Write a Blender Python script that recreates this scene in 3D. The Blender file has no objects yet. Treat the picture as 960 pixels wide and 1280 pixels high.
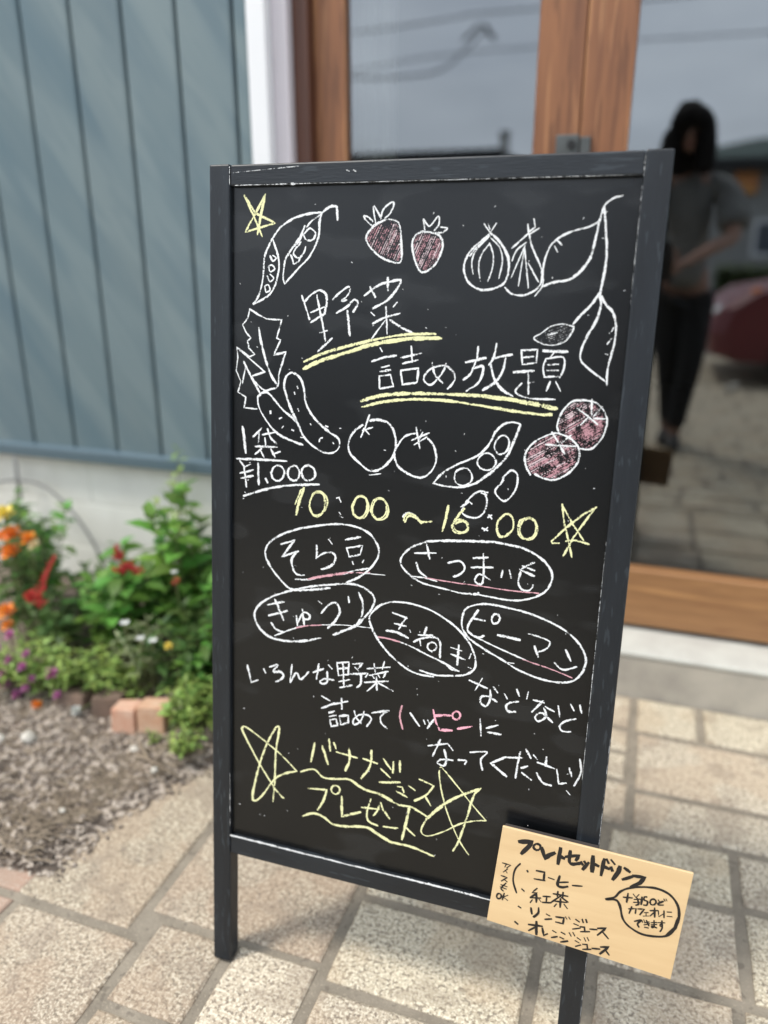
import bpy, bmesh, math, random
from mathutils import Vector, Matrix, noise
R = math.radians
sc = bpy.context.scene
COL = sc.collection
rnd = random.Random(11)

# ------------------------------------------------------------------ camera
cam = bpy.data.cameras.new('camera')
camo = bpy.data.objects.new('camera', cam); COL.objects.link(camo)
YAW, PITCH, ROLL = -0.3328287, 0.3271219, 0.00051871
fw = Vector((math.sin(YAW)*math.cos(PITCH), math.cos(YAW)*math.cos(PITCH), -math.sin(PITCH)))
rt = Vector((math.cos(YAW), -math.sin(YAW), 0)); up = rt.cross(fw)
rt2 = rt*math.cos(ROLL)+up*math.sin(ROLL); up2 = up*math.cos(ROLL)-rt*math.sin(ROLL)
M3 = Matrix((rt2, up2, -fw)).transposed()
camo.matrix_world = Matrix.Translation((0, 0, 0.85252)) @ M3.to_4x4()
cam.sensor_fit = 'VERTICAL'; cam.sensor_height = 36; cam.sensor_width = 27
cam.lens = 964.28/1280*36
cam.clip_start = 0.01; cam.clip_end = 2000
cam.dof.use_dof = True; cam.dof.focus_distance = 0.80; cam.dof.aperture_fstop = 2.0
sc.camera = camo

# ------------------------------------------------------------------ sky, sun, exposure
SUN = Vector((-0.47, -0.33, 1.0)).normalized()      # towards the sun
elev = math.asin(SUN.z); az = math.atan2(SUN.x, SUN.y)
w = bpy.data.worlds.new('World'); sc.world = w; w.use_nodes = True
nt = w.node_tree; nt.nodes.clear()
def N(nt, t, **k):
    n = nt.nodes.new(t)
    for a, b in k.items():
        if a[0] == '_': n.inputs[a[1:].replace('_', ' ')].default_value = b
        else: setattr(n, a, b)
    return n
def ramp(nt, stops, src, interp='LINEAR'):
    r = nt.nodes.new('ShaderNodeValToRGB'); cr = r.color_ramp; cr.interpolation = interp
    while len(cr.elements) < len(stops): cr.elements.new(0.5)
    for e, (p, c) in zip(cr.elements, stops):
        e.position = p; e.color = (*c, 1) if hasattr(c, '__len__') else (c, c, c, 1)
    nt.links.new(src, r.inputs[0]); return r.outputs[0]
sky = N(nt, 'ShaderNodeTexSky', sky_type='NISHITA', sun_disc=False)
sky.sun_elevation = elev; sky.sun_rotation = az; sky.air_density = 1.0; sky.dust_density = 3.0
tc = N(nt, 'ShaderNodeTexCoord'); mp = N(nt, 'ShaderNodeMapping'); mp.inputs['Scale'].default_value = (1, 1, 3.2)
nt.links.new(tc.outputs['Generated'], mp.inputs[0])
cn = N(nt, 'ShaderNodeTexNoise', _Scale=2.2, _Detail=6.0, _Roughness=0.55); nt.links.new(mp.outputs[0], cn.inputs['Vector'])
cf = ramp(nt, [(0.30, 0.55), (0.62, 0.95)], cn.outputs[0])
cn2 = N(nt, 'ShaderNodeTexNoise', _Scale=3.1, _Detail=5.0); nt.links.new(mp.outputs[0], cn2.inputs['Vector'])
cc = ramp(nt, [(0.3, (11.0, 12.2, 13.8)), (0.7, (14.2, 15.3, 16.6))], cn2.outputs[0])
mx = N(nt, 'ShaderNodeMixRGB'); nt.links.new(cf, mx.inputs[0]); nt.links.new(sky.outputs[0], mx.inputs[1]); nt.links.new(cc, mx.inputs[2])
bg = N(nt, 'ShaderNodeBackground'); bg.inputs[1].default_value = 0.135
nt.links.new(mx.outputs[0], bg.inputs[0])
wo = N(nt, 'ShaderNodeOutputWorld'); nt.links.new(bg.outputs[0], wo.inputs[0])
sl = bpy.data.lights.new('sun', 'SUN'); sl.energy = 2.8; sl.angle = R(10); sl.color = (1, 0.945, 0.86)
so = bpy.data.objects.new('sun', sl); COL.objects.link(so)
so.rotation_euler = SUN.to_track_quat('Z', 'Y').to_euler()
so.location = (-3, -3, 6)
sc.view_settings.view_transform = 'Standard'; sc.view_settings.look = 'None'
sc.view_settings.gamma = 1; sc.view_settings.exposure = 0.0
sc.render.engine = 'CYCLES'
sc.cycles.transparent_max_bounces = 32; sc.cycles.max_bounces = 8; sc.cycles.glossy_bounces = 5

# ------------------------------------------------------------------ helpers
def mat(name, c1, c2=None, scale=8.0, rough=0.7, bump=0.0, bscale=60.0, detail=6.0, stretch=(1, 1, 1), spec=0.5,
        lo=0.35, hi=0.65, rand=0.0, metal=0.0, bdist=0.002, speck=None):
    m = bpy.data.materials.new(name); m.use_nodes = True; nt = m.node_tree; b = nt.nodes['Principled BSDF']
    b.inputs['Roughness'].default_value = rough; b.inputs['Specular IOR Level'].default_value = spec
    b.inputs['Metallic'].default_value = metal
    tc = N(nt, 'ShaderNodeTexCoord'); mp = N(nt, 'ShaderNodeMapping'); mp.inputs['Scale'].default_value = stretch
    nt.links.new(tc.outputs['Object'], mp.inputs[0]); src = mp.outputs[0]
    if c2 is None: c2 = tuple(x*0.85 for x in c1)
    n = N(nt, 'ShaderNodeTexNoise', _Scale=scale, _Detail=detail, _Roughness=0.6); nt.links.new(src, n.inputs['Vector'])
    col = ramp(nt, [(lo, c1), (hi, c2)], n.outputs[0])
    if speck:
        for (ss, t, c, amt) in speck:
            v = N(nt, 'ShaderNodeTexNoise', _Scale=ss, _Detail=2.0); nt.links.new(src, v.inputs['Vector'])
            f = ramp(nt, [(t, 0.0), (min(t+0.06, 1), amt)], v.outputs[0])
            x = N(nt, 'ShaderNodeMixRGB'); nt.links.new(f, x.inputs[0]); nt.links.new(col, x.inputs[1]); x.inputs[2].default_value = (*c, 1)
            col = x.outputs[0]
    if rand:
        oi = N(nt, 'ShaderNodeObjectInfo')
        hs = N(nt, 'ShaderNodeHueSaturation')
        mr = N(nt, 'ShaderNodeMapRange'); mr.inputs[3].default_value = 1-rand; mr.inputs[4].default_value = 1+rand
        nt.links.new(oi.outputs['Random'], mr.inputs[0]); nt.links.new(mr.outputs[0], hs.inputs['Value'])
        mr2 = N(nt, 'ShaderNodeMapRange'); mr2.inputs[3].default_value = 0.5-rand*0.06; mr2.inputs[4].default_value = 0.5+rand*0.06
        ml = N(nt, 'ShaderNodeMath', operation='FRACT'); mm = N(nt, 'ShaderNodeMath', operation='MULTIPLY'); mm.inputs[1].default_value = 17.3
        nt.links.new(oi.outputs['Random'], mm.inputs[0]); nt.links.new(mm.outputs[0], ml.inputs[0]); nt.links.new(ml.outputs[0], mr2.inputs[0])
        nt.links.new(mr2.outputs[0], hs.inputs['Hue'])
        nt.links.new(col, hs.inputs['Color']); col = hs.outputs[0]
    nt.links.new(col, b.inputs['Base Color'])
    if bump:
        n2 = N(nt, 'ShaderNodeTexNoise', _Scale=bscale, _Detail=5.0); nt.links.new(src, n2.inputs['Vector'])
        bp = N(nt, 'ShaderNodeBump'); bp.inputs['Strength'].default_value = bump; bp.inputs['Distance'].default_value = bdist
        nt.links.new(n2.outputs[0], bp.inputs['Height']); nt.links.new(bp.outputs[0], b.inputs['Normal'])
    return m

ORG = {}
def link(o, parent):
    COL.objects.link(o)
    if parent is not None: o.parent = parent
    return o
def obj(name, verts, faces, m, parent=None, smooth=False, uvs=None):
    """mesh from world-space vertices; parts are stored relative to their thing's base"""
    off = ORG.get(parent, Vector((0, 0, 0))) if parent is not None else Vector((0, 0, 0))
    me = bpy.data.meshes.new(name)
    me.from_pydata([tuple(Vector(v)-off) for v in verts], [], faces)
    if isinstance(m, (list, tuple)):
        for q in m: me.materials.append(q)
    else: me.materials.append(m)
    if uvs:
        ul = me.uv_layers.new(name='uv')
        for p in me.polygons:
            for li in p.loop_indices: ul.data[li].uv = uvs[me.loops[li].vertex_index]
    if smooth: me.polygons.foreach_set('use_smooth', [True]*len(me.polygons))
    me.update()
    o = bpy.data.objects.new(name, me); link(o, parent)
    ORG[o] = off
    return o
def bmobj(name, bm, m, parent=None, smooth=False):
    bm.verts.ensure_lookup_table(); bm.verts.index_update()
    vs = [v.co.copy() for v in bm.verts]; fs = [[v.index for v in f.verts] for f in bm.faces]
    bm.free(); return obj(name, vs, fs, m, parent, smooth)
def tag(o, label=None, cat=None, group=None, kind=None):
    if label: o['label'] = label
    if cat: o['category'] = cat
    if group: o['group'] = group
    if kind: o['kind'] = kind
    return o
def thing(name, loc, label, cat, group=None):
    o = bpy.data.objects.new(name, None); COL.objects.link(o); o.location = loc; o.empty_display_size = 0.05
    ORG[o] = Vector(loc); return tag(o, label, cat, group)
def hexa(bm, c):
    """box from 8 corners: 4 of one face then 4 of the opposite one"""
    v = [bm.verts.new(p) for p in c]
    for f in ((0, 1, 2, 3), (7, 6, 5, 4), (0, 4, 5, 1), (1, 5, 6, 2), (2, 6, 7, 3), (3, 7, 4, 0)): bm.faces.new([v[i] for i in f])
    return v
def boxc(x0, x1, y0, y1, z0, z1):
    return [(x0, y0, z0), (x1, y0, z0), (x1, y0, z1), (x0, y0, z1), (x0, y1, z0), (x1, y1, z0), (x1, y1, z1), (x0, y1, z1)]
def boxbm(cs, bev=0.0, seg=2):
    bm = bmesh.new()
    for c in cs: hexa(bm, c)
    bmesh.ops.recalc_face_normals(bm, faces=bm.faces[:])
    if bev: bmesh.ops.bevel(bm, geom=bm.edges[:], offset=bev, segments=seg, affect='EDGES', profile=0.5)
    return bm
def box(name, x0, x1, y0, y1, z0, z1, m, parent=None, bev=0.0, seg=2):
    return bmobj(name, boxbm([boxc(x0, x1, y0, y1, z0, z1)], bev, seg), m, parent)
def tube_data(pts, rad, seg=8, vs=None, fs=None, cap=True):
    vs = [] if vs is None else vs; fs = [] if fs is None else fs
    pts = [Vector(p) for p in pts]; n = len(pts)
    rads = rad if hasattr(rad, '__len__') else [rad]*n
    base = len(vs); prev = None
    for i, p in enumerate(pts):
        t = (pts[min(i+1, n-1)]-pts[max(i-1, 0)]).normalized()
        a = prev if prev is not None else (Vector((0, 0, 1)) if abs(t.z) < 0.9 else Vector((1, 0, 0)))
        x = (a-t*a.dot(t)).normalized(); y = t.cross(x); prev = x
        for k in range(seg):
            an = 2*math.pi*k/seg; vs.append(p+(x*math.cos(an)+y*math.sin(an))*rads[i])
    for i in range(n-1):
        for k in range(seg):
            a = base+i*seg+k; b = base+i*seg+(k+1) % seg
            fs.append((a, b, b+seg, a+seg))
    if cap:
        fs.append(tuple(base+k for k in range(seg))[::-1]); fs.append(tuple(base+(n-1)*seg+k for k in range(seg)))
    return vs, fs
def tube(name, pts, rad, m, parent=None, seg=8):
    v, f = tube_data(pts, rad, seg); return obj(name, v, f, m, parent, True)
def crom(P, n=5):
    P = [Vector(p) for p in P]
    if len(P) < 3: return P
    closed = (P[0]-P[-1]).length < 1e-4
    Q = [P[-2] if closed else P[0]]+P+[P[1] if closed else P[-1]]; out = []
    for i in range(1, len(Q)-2):
        a, b, c, d = Q[i-1:i+3]
        for k in range(n):
            t = k/n
            out.append(0.5*(2*b+(c-a)*t+(2*a-5*b+4*c-d)*t*t+(3*b-a-3*c+d)*t**3))
    out.append(Q[-2]); return out

# ------------------------------------------------------------------ materials
M = {}
M['paver'] = mat('paver', (0.53, 0.455, 0.335), (0.41, 0.345, 0.255), scale=6, rough=0.85, bump=0.6, bscale=330, bdist=0.0012, rand=0.10,
                 speck=[(270, 0.50, (0.70, 0.63, 0.49), 0.85), (200, 0.545, (0.17, 0.135, 0.10), 0.8), (7, 0.48, (0.44, 0.33, 0.22), 0.4), (13, 0.54, (0.29, 0.235, 0.175), 0.45), (150, 0.60, (0.20, 0.155, 0.105), 0.6), (60, 0.66, (0.20, 0.16, 0.12), 0.5)])
M['tanpaver_shaded'] = mat('tanpaver_shaded', (0.40, 0.325, 0.235), (0.33, 0.265, 0.195), scale=7, rough=0.9, bump=0.6, bscale=330, bdist=0.0012, rand=0.05,  # tan stones, darkened by shade put into their colour
                 speck=[(270, 0.50, (0.60, 0.52, 0.40), 0.85), (200, 0.545, (0.15, 0.12, 0.085), 0.75), (9, 0.48, (0.38, 0.27, 0.185), 0.35), (17, 0.54, (0.26, 0.205, 0.155), 0.4), (150, 0.60, (0.18, 0.135, 0.095), 0.6), (60, 0.66, (0.18, 0.14, 0.11), 0.5)])
M['mortar'] = mat('mortar', (0.28, 0.24, 0.185), (0.20, 0.17, 0.13), scale=18, rough=0.95, bump=0.6, bscale=260,
                  speck=[(300, 0.60, (0.34, 0.29, 0.22), 0.6), (90, 0.62, (0.11, 0.09, 0.07), 0.5)])
M['pinkpaver'] = mat('pinkpaver', (0.42, 0.27, 0.20), (0.36, 0.26, 0.20), scale=14, rough=0.9, bump=0.5, bscale=300, rand=0.08,
                     speck=[(380, 0.55, (0.5, 0.42, 0.34), 0.6)])
M['asphalt'] = mat('asphalt', (0.10, 0.098, 0.092), (0.075, 0.075, 0.072), scale=3, rough=0.9, bump=0.4, bscale=200)
M['soil'] = mat('soil', (0.25, 0.19, 0.145), (0.09, 0.068, 0.05), scale=150, rough=0.95, bump=0.8, bscale=350, bdist=0.004,
                speck=[(260, 0.60, (0.34, 0.30, 0.25), 0.7)])
M['pebble'] = mat('pebble', (0.47, 0.40, 0.33), (0.11, 0.085, 0.066), scale=85, rough=0.9, detail=1.0, lo=0.42, hi=0.56)
M['whitestone'] = mat('whitestone', (0.58, 0.54, 0.47), (0.42, 0.39, 0.33), scale=50, rough=0.8, bump=0.3)
M['brick'] = mat('brick', (0.50, 0.27, 0.17), (0.56, 0.38, 0.27), scale=30, rough=0.9, bump=0.5, bscale=150, rand=0.12)
M['oldbrick'] = mat('oldbrick', (0.21, 0.145, 0.10), (0.13, 0.095, 0.07), scale=30, rough=0.95, bump=0.6, bscale=150, rand=0.15)
M['concrete'] = mat('concrete', (0.76, 0.75, 0.68), (0.60, 0.59, 0.52), scale=7, rough=0.9, bump=0.3, bscale=160, lo=0.3, hi=0.75)
M['stepc'] = mat('stepc', (0.46, 0.425, 0.36), (0.33, 0.305, 0.265), scale=12, rough=0.85, bump=0.4, bscale=220, lo=0.38, hi=0.68)
M['steptop'] = mat('steptop', (0.54, 0.54, 0.49), (0.46, 0.45, 0.41), scale=16, rough=0.7, bump=0.2, bscale=200)
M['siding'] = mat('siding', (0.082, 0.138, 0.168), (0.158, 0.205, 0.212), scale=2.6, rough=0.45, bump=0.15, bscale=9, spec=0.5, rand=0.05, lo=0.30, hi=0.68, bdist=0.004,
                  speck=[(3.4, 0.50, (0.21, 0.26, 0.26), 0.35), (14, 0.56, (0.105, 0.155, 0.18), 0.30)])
_mp = [n for n in M['siding'].node_tree.nodes if n.type == 'MAPPING'][0]; _mp.vector_type = 'TEXTURE'; _mp.inputs['Rotation'].default_value = (0, R(57), 0); _mp.inputs['Scale'].default_value = (2.6, 1, 0.42)  # diagonal streaks put soft cable shadows, with some wear, into the board colour
M['flash'] = mat('flash', (0.075, 0.118, 0.145), (0.085, 0.13, 0.155), scale=4, rough=0.35, spec=0.6)
M['white'] = mat('white', (0.80, 0.80, 0.80), (0.76, 0.76, 0.77), scale=4, rough=0.5)
M['white_shaded'] = mat('white_shaded', (0.62, 0.57, 0.60), (0.58, 0.54, 0.56), scale=4, rough=0.5)  # same white paint, with the shade of the recess put into its colour
M['curtain'] = mat('curtain', (0.72, 0.72, 0.68), (0.62, 0.62, 0.58), scale=6, rough=0.9)
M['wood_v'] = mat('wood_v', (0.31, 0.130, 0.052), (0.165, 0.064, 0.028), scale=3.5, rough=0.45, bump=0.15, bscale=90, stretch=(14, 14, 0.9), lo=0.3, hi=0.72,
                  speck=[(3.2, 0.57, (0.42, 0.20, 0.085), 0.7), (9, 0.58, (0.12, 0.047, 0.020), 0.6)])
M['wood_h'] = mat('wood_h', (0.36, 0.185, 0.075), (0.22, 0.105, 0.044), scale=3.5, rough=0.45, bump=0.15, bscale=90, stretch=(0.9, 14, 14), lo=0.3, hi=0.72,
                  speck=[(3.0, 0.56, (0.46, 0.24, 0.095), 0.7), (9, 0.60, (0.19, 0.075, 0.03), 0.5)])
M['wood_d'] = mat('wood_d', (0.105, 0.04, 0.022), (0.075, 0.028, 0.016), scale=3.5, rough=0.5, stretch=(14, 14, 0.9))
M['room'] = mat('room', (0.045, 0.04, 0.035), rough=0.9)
M['metal'] = mat('metal', (0.13, 0.135, 0.13), (0.10, 0.105, 0.10), scale=30, rough=0.4, metal=0.7)
M['darkmetal'] = mat('darkmetal', (0.03, 0.03, 0.03), rough=0.5, metal=0.5)
M['frame'] = mat('frame', (0.0085, 0.0105, 0.0135), (0.015, 0.019, 0.024), scale=2.5, rough=0.42, bump=0.35, bscale=60, stretch=(9, 9, 1.2), spec=0.40,
                 speck=[(330, 0.78, (0.16, 0.17, 0.18), 0.5), (26, 0.62, (0.034, 0.042, 0.050), 0.6)], bdist=0.0008)
M['frame_h'] = mat('frame_h', (0.0085, 0.0105, 0.0135), (0.015, 0.019, 0.024), scale=2.5, rough=0.42, bump=0.35, bscale=60, stretch=(1.2, 9, 9), spec=0.40,
                 speck=[(330, 0.78, (0.16, 0.17, 0.18), 0.5), (26, 0.62, (0.034, 0.042, 0.050), 0.6)], bdist=0.0008)
M['panel'] = mat('panel', (0.0035, 0.0040, 0.0046), (0.0055, 0.006, 0.0066), scale=3, rough=0.27, spec=0.42, bump=0.12, bscale=500, bdist=0.0004,
                 stretch=(1, 2.5, 2.5), speck=[(520, 0.80, (0.2, 0.2, 0.2), 0.4), (9, 0.56, (0.016, 0.017, 0.018), 0.7)])
M['ply'] = mat('ply', (0.03, 0.03, 0.03), rough=0.7)
M['card'] = mat('card', (0.66, 0.46, 0.245), (0.74, 0.54, 0.30), scale=5, rough=0.5, stretch=(1, 3, 8), bump=0.05, spec=0.4)
M['cardback'] = mat('cardback', (0.20, 0.135, 0.08), (0.15, 0.10, 0.06), scale=9, rough=0.9)
M['carddark'] = mat('carddark', (0.06, 0.05, 0.045), rough=0.6)
M['ink'] = mat('ink', (0.012, 0.010, 0.010), rough=0.45)
M['leaf_broad'] = mat('leaf_broad', (0.10, 0.25, 0.045), (0.17, 0.34, 0.06), scale=20, rough=0.5, rand=0.45, spec=0.4)
M['leaf_dark'] = mat('leaf_dark', (0.07, 0.145, 0.035), (0.11, 0.19, 0.05), scale=20, rough=0.55, rand=0.4)
M['leaf_lime'] = mat('leaf_lime', (0.24, 0.37, 0.07), (0.33, 0.44, 0.13), scale=20, rough=0.55, rand=0.35)
M['leaf_grey'] = mat('leaf_grey', (0.22, 0.28, 0.13), (0.32, 0.35, 0.20), scale=20, rough=0.6, rand=0.3)
for k in ('leaf_broad', 'leaf_dark', 'leaf_lime', 'leaf_grey'):
    _t = M[k].node_tree; b = _t.nodes['Principled BSDF']; _o = [n for n in _t.nodes if n.type == 'OUTPUT_MATERIAL'][0]
    tr = N(_t, 'ShaderNodeBsdfTranslucent'); _x = N(_t, 'ShaderNodeMixShader'); _x.inputs[0].default_value = 0.38
    _t.links.new(b.inputs['Base Color'].links[0].from_socket, tr.inputs[0]); _t.links.new(b.outputs[0], _x.inputs[1]); _t.links.new(tr.outputs[0], _x.inputs[2]); _t.links.new(_x.outputs[0], _o.inputs[0])
M['stem'] = mat('stem', (0.12, 0.17, 0.05), (0.16, 0.14, 0.07), scale=20, rough=0.7)
M['twig'] = mat('twig', (0.30, 0.24, 0.17), (0.22, 0.17, 0.12), scale=40, rough=0.9)
M['red'] = mat('red', (0.60, 0.085, 0.06), (0.50, 0.06, 0.05), scale=30, rough=0.6, rand=0.1)
M['orange'] = mat('orange', (0.85, 0.21, 0.02), (0.80, 0.30, 0.03), scale=30, rough=0.6, rand=0.1)
M['yellow'] = mat('yellow', (0.75, 0.60, 0.10), (0.7, 0.55, 0.12), scale=30, rough=0.6)
M['cream'] = mat('cream', (0.75, 0.62, 0.36), rough=0.6)
M['magenta'] = mat('magenta', (0.46, 0.09, 0.27), (0.40, 0.16, 0.32), scale=30, rough=0.6, rand=0.25)
M['petal_white'] = mat('petal_white', (0.55, 0.56, 0.52), rough=0.6)
M['wire'] = mat('wire', (0.20, 0.20, 0.19), rough=0.5)
M['skin'] = mat('skin', (0.33, 0.185, 0.13), (0.29, 0.16, 0.11), scale=10, rough=0.55)
M['shirt'] = mat('shirt', (0.20, 0.20, 0.19), (0.155, 0.155, 0.15), scale=14, rough=0.9, bump=0.3, bscale=40, bdist=0.004)
M['trousers'] = mat('trousers', (0.012, 0.012, 0.014), rough=0.9, bump=0.3, bscale=40, bdist=0.004)
M['hair'] = mat('hair', (0.008, 0.0065, 0.006), (0.012, 0.009, 0.008), scale=8, rough=0.8, spec=0.2, stretch=(30, 30, 1), bump=0.4, bscale=20)
M['shoe'] = mat('shoe', (0.03, 0.028, 0.026), rough=0.7)
M['phone'] = mat('phone', (0.02, 0.02, 0.022), rough=0.3)
M['lens'] = mat('lens', (0.005, 0.005, 0.008), rough=0.1)
M['eye'] = mat('eye', (0.02, 0.015, 0.012), rough=0.2)
M['lip'] = mat('lip', (0.40, 0.16, 0.13), rough=0.5)
M['housewall'] = mat('housewall', (0.33, 0.33, 0.31), (0.28, 0.28, 0.27), scale=1.2, rough=0.9)
M['roof'] = mat('roof', (0.02, 0.02, 0.022), (0.03, 0.03, 0.03), scale=3, rough=0.7)
M['winglass'] = mat('winglass', (0.10, 0.12, 0.14), rough=0.15)
M['hill'] = mat('hill', (0.10, 0.14, 0.13), (0.13, 0.16, 0.15), scale=0.05, rough=1)
M['carred'] = mat('carred', (0.15, 0.022, 0.026), (0.13, 0.02, 0.023), scale=3, rough=0.42, spec=0.6)
M['tyre'] = mat('tyre', (0.02, 0.02, 0.02), rough=0.85)
M['lampglass'] = mat('lampglass', (0.75, 0.75, 0.75), rough=0.15)
M['hedge'] = mat('hedge', (0.05, 0.085, 0.02), (0.08, 0.11, 0.03), scale=10, rough=0.7, rand=0.3)
M['signorange'] = mat('signorange', (0.75, 0.28, 0.10), (0.65, 0.34, 0.08), scale=2, rough=0.6)
M['pole'] = mat('pole', (0.30, 0.30, 0.29), rough=0.8)
M['cable'] = mat('cable', (0.03, 0.03, 0.03), rough=0.7)

def glass_mat():
    m = bpy.data.materials.new('door_glass'); m.use_nodes = True; nt = m.node_tree; nt.nodes.clear()
    t = N(nt, 'ShaderNodeBsdfTransparent'); t.inputs[0].default_value = (0.80, 0.83, 0.82, 1)
    gl = N(nt, 'ShaderNodeBsdfGlossy'); gl.inputs['Roughness'].default_value = 0.0; gl.inputs[0].default_value = (0.93, 0.97, 1, 1)
    lw = N(nt, 'ShaderNodeFresnel'); lw.inputs[0].default_value = 2.75
    x = N(nt, 'ShaderNodeMixShader'); o = N(nt, 'ShaderNodeOutputMaterial')
    nt.links.new(lw.outputs[0], x.inputs[0]); nt.links.new(t.outputs[0], x.inputs[1]); nt.links.new(gl.outputs[0], x.inputs[2])
    nt.links.new(x.outputs[0], o.inputs[0]); return m
M['glass'] = glass_mat()
def chalk_mat(name, color, cover):
    """dry chalk: grains of pigment on the board's tooth, thinner towards the rim of the stroke"""
    m = bpy.data.materials.new(name); m.use_nodes = True; nt = m.node_tree; b = nt.nodes['Principled BSDF']
    b.inputs['Roughness'].default_value = 1; b.inputs['Specular IOR Level'].default_value = 0.1
    b.inputs['Base Color'].default_value = (*color, 1)
    tc = N(nt, 'ShaderNodeTexCoord'); sp = N(nt, 'ShaderNodeSeparateXYZ'); nt.links.new(tc.outputs['UV'], sp.inputs[0])
    a = N(nt, 'ShaderNodeMath', operation='MULTIPLY_ADD'); a.inputs[1].default_value = 2; a.inputs[2].default_value = -1
    nt.links.new(sp.outputs[0], a.inputs[0])
    ab = N(nt, 'ShaderNodeMath', operation='ABSOLUTE'); nt.links.new(a.outputs[0], ab.inputs[0])
    pw = N(nt, 'ShaderNodeMath', operation='POWER'); pw.inputs[1].default_value = 2.6; nt.links.new(ab.outputs[0], pw.inputs[0])
    n1 = N(nt, 'ShaderNodeTexNoise', _Scale=760.0, _Detail=3.0); nt.links.new(tc.outputs['Object'], n1.inputs['Vector'])
    n2 = N(nt, 'ShaderNodeTexNoise', _Scale=130.0, _Detail=2.0); nt.links.new(tc.outputs['Object'], n2.inputs['Vector'])
    s = N(nt, 'ShaderNodeMath', operation='MULTIPLY_ADD'); s.inputs[1].default_value = 0.8; nt.links.new(n2.outputs[0], s.inputs[0]); nt.links.new(n1.outputs[0], s.inputs[2])
    d = N(nt, 'ShaderNodeMath', operation='MULTIPLY_ADD'); d.inputs[1].default_value = -0.5; nt.links.new(pw.outputs[0], d.inputs[0]); nt.links.new(s.outputs[0], d.inputs[2])
    cover += 0.14; al = ramp(nt, [(cover-0.07, 0.0), (cover+0.09, 1.0)], d.outputs[0])
    nt.links.new(al, b.inputs['Alpha']); return m
M['w'] = chalk_mat('chalk_white', (0.78, 0.79, 0.79), 0.56)
M['y'] = chalk_mat('chalk_yellow', (0.78, 0.77, 0.44), 0.55)
M['p'] = chalk_mat('chalk_pink', (0.66, 0.36, 0.40), 0.60)
M['q'] = chalk_mat('chalk_bright_pink', (0.85, 0.42, 0.50), 0.52)
M['h'] = chalk_mat('chalk_red_hatching', (0.48, 0.26, 0.29), 0.735)
M['k'] = chalk_mat('chalk_pale_hatching', (0.64, 0.50, 0.52), 0.72)
M['g'] = chalk_mat('chalk_grey_hatching', (0.5, 0.5, 0.5), 0.76)
M['d'] = chalk_mat('chalk_dust', (0.62, 0.63, 0.63), 0.70)
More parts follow.
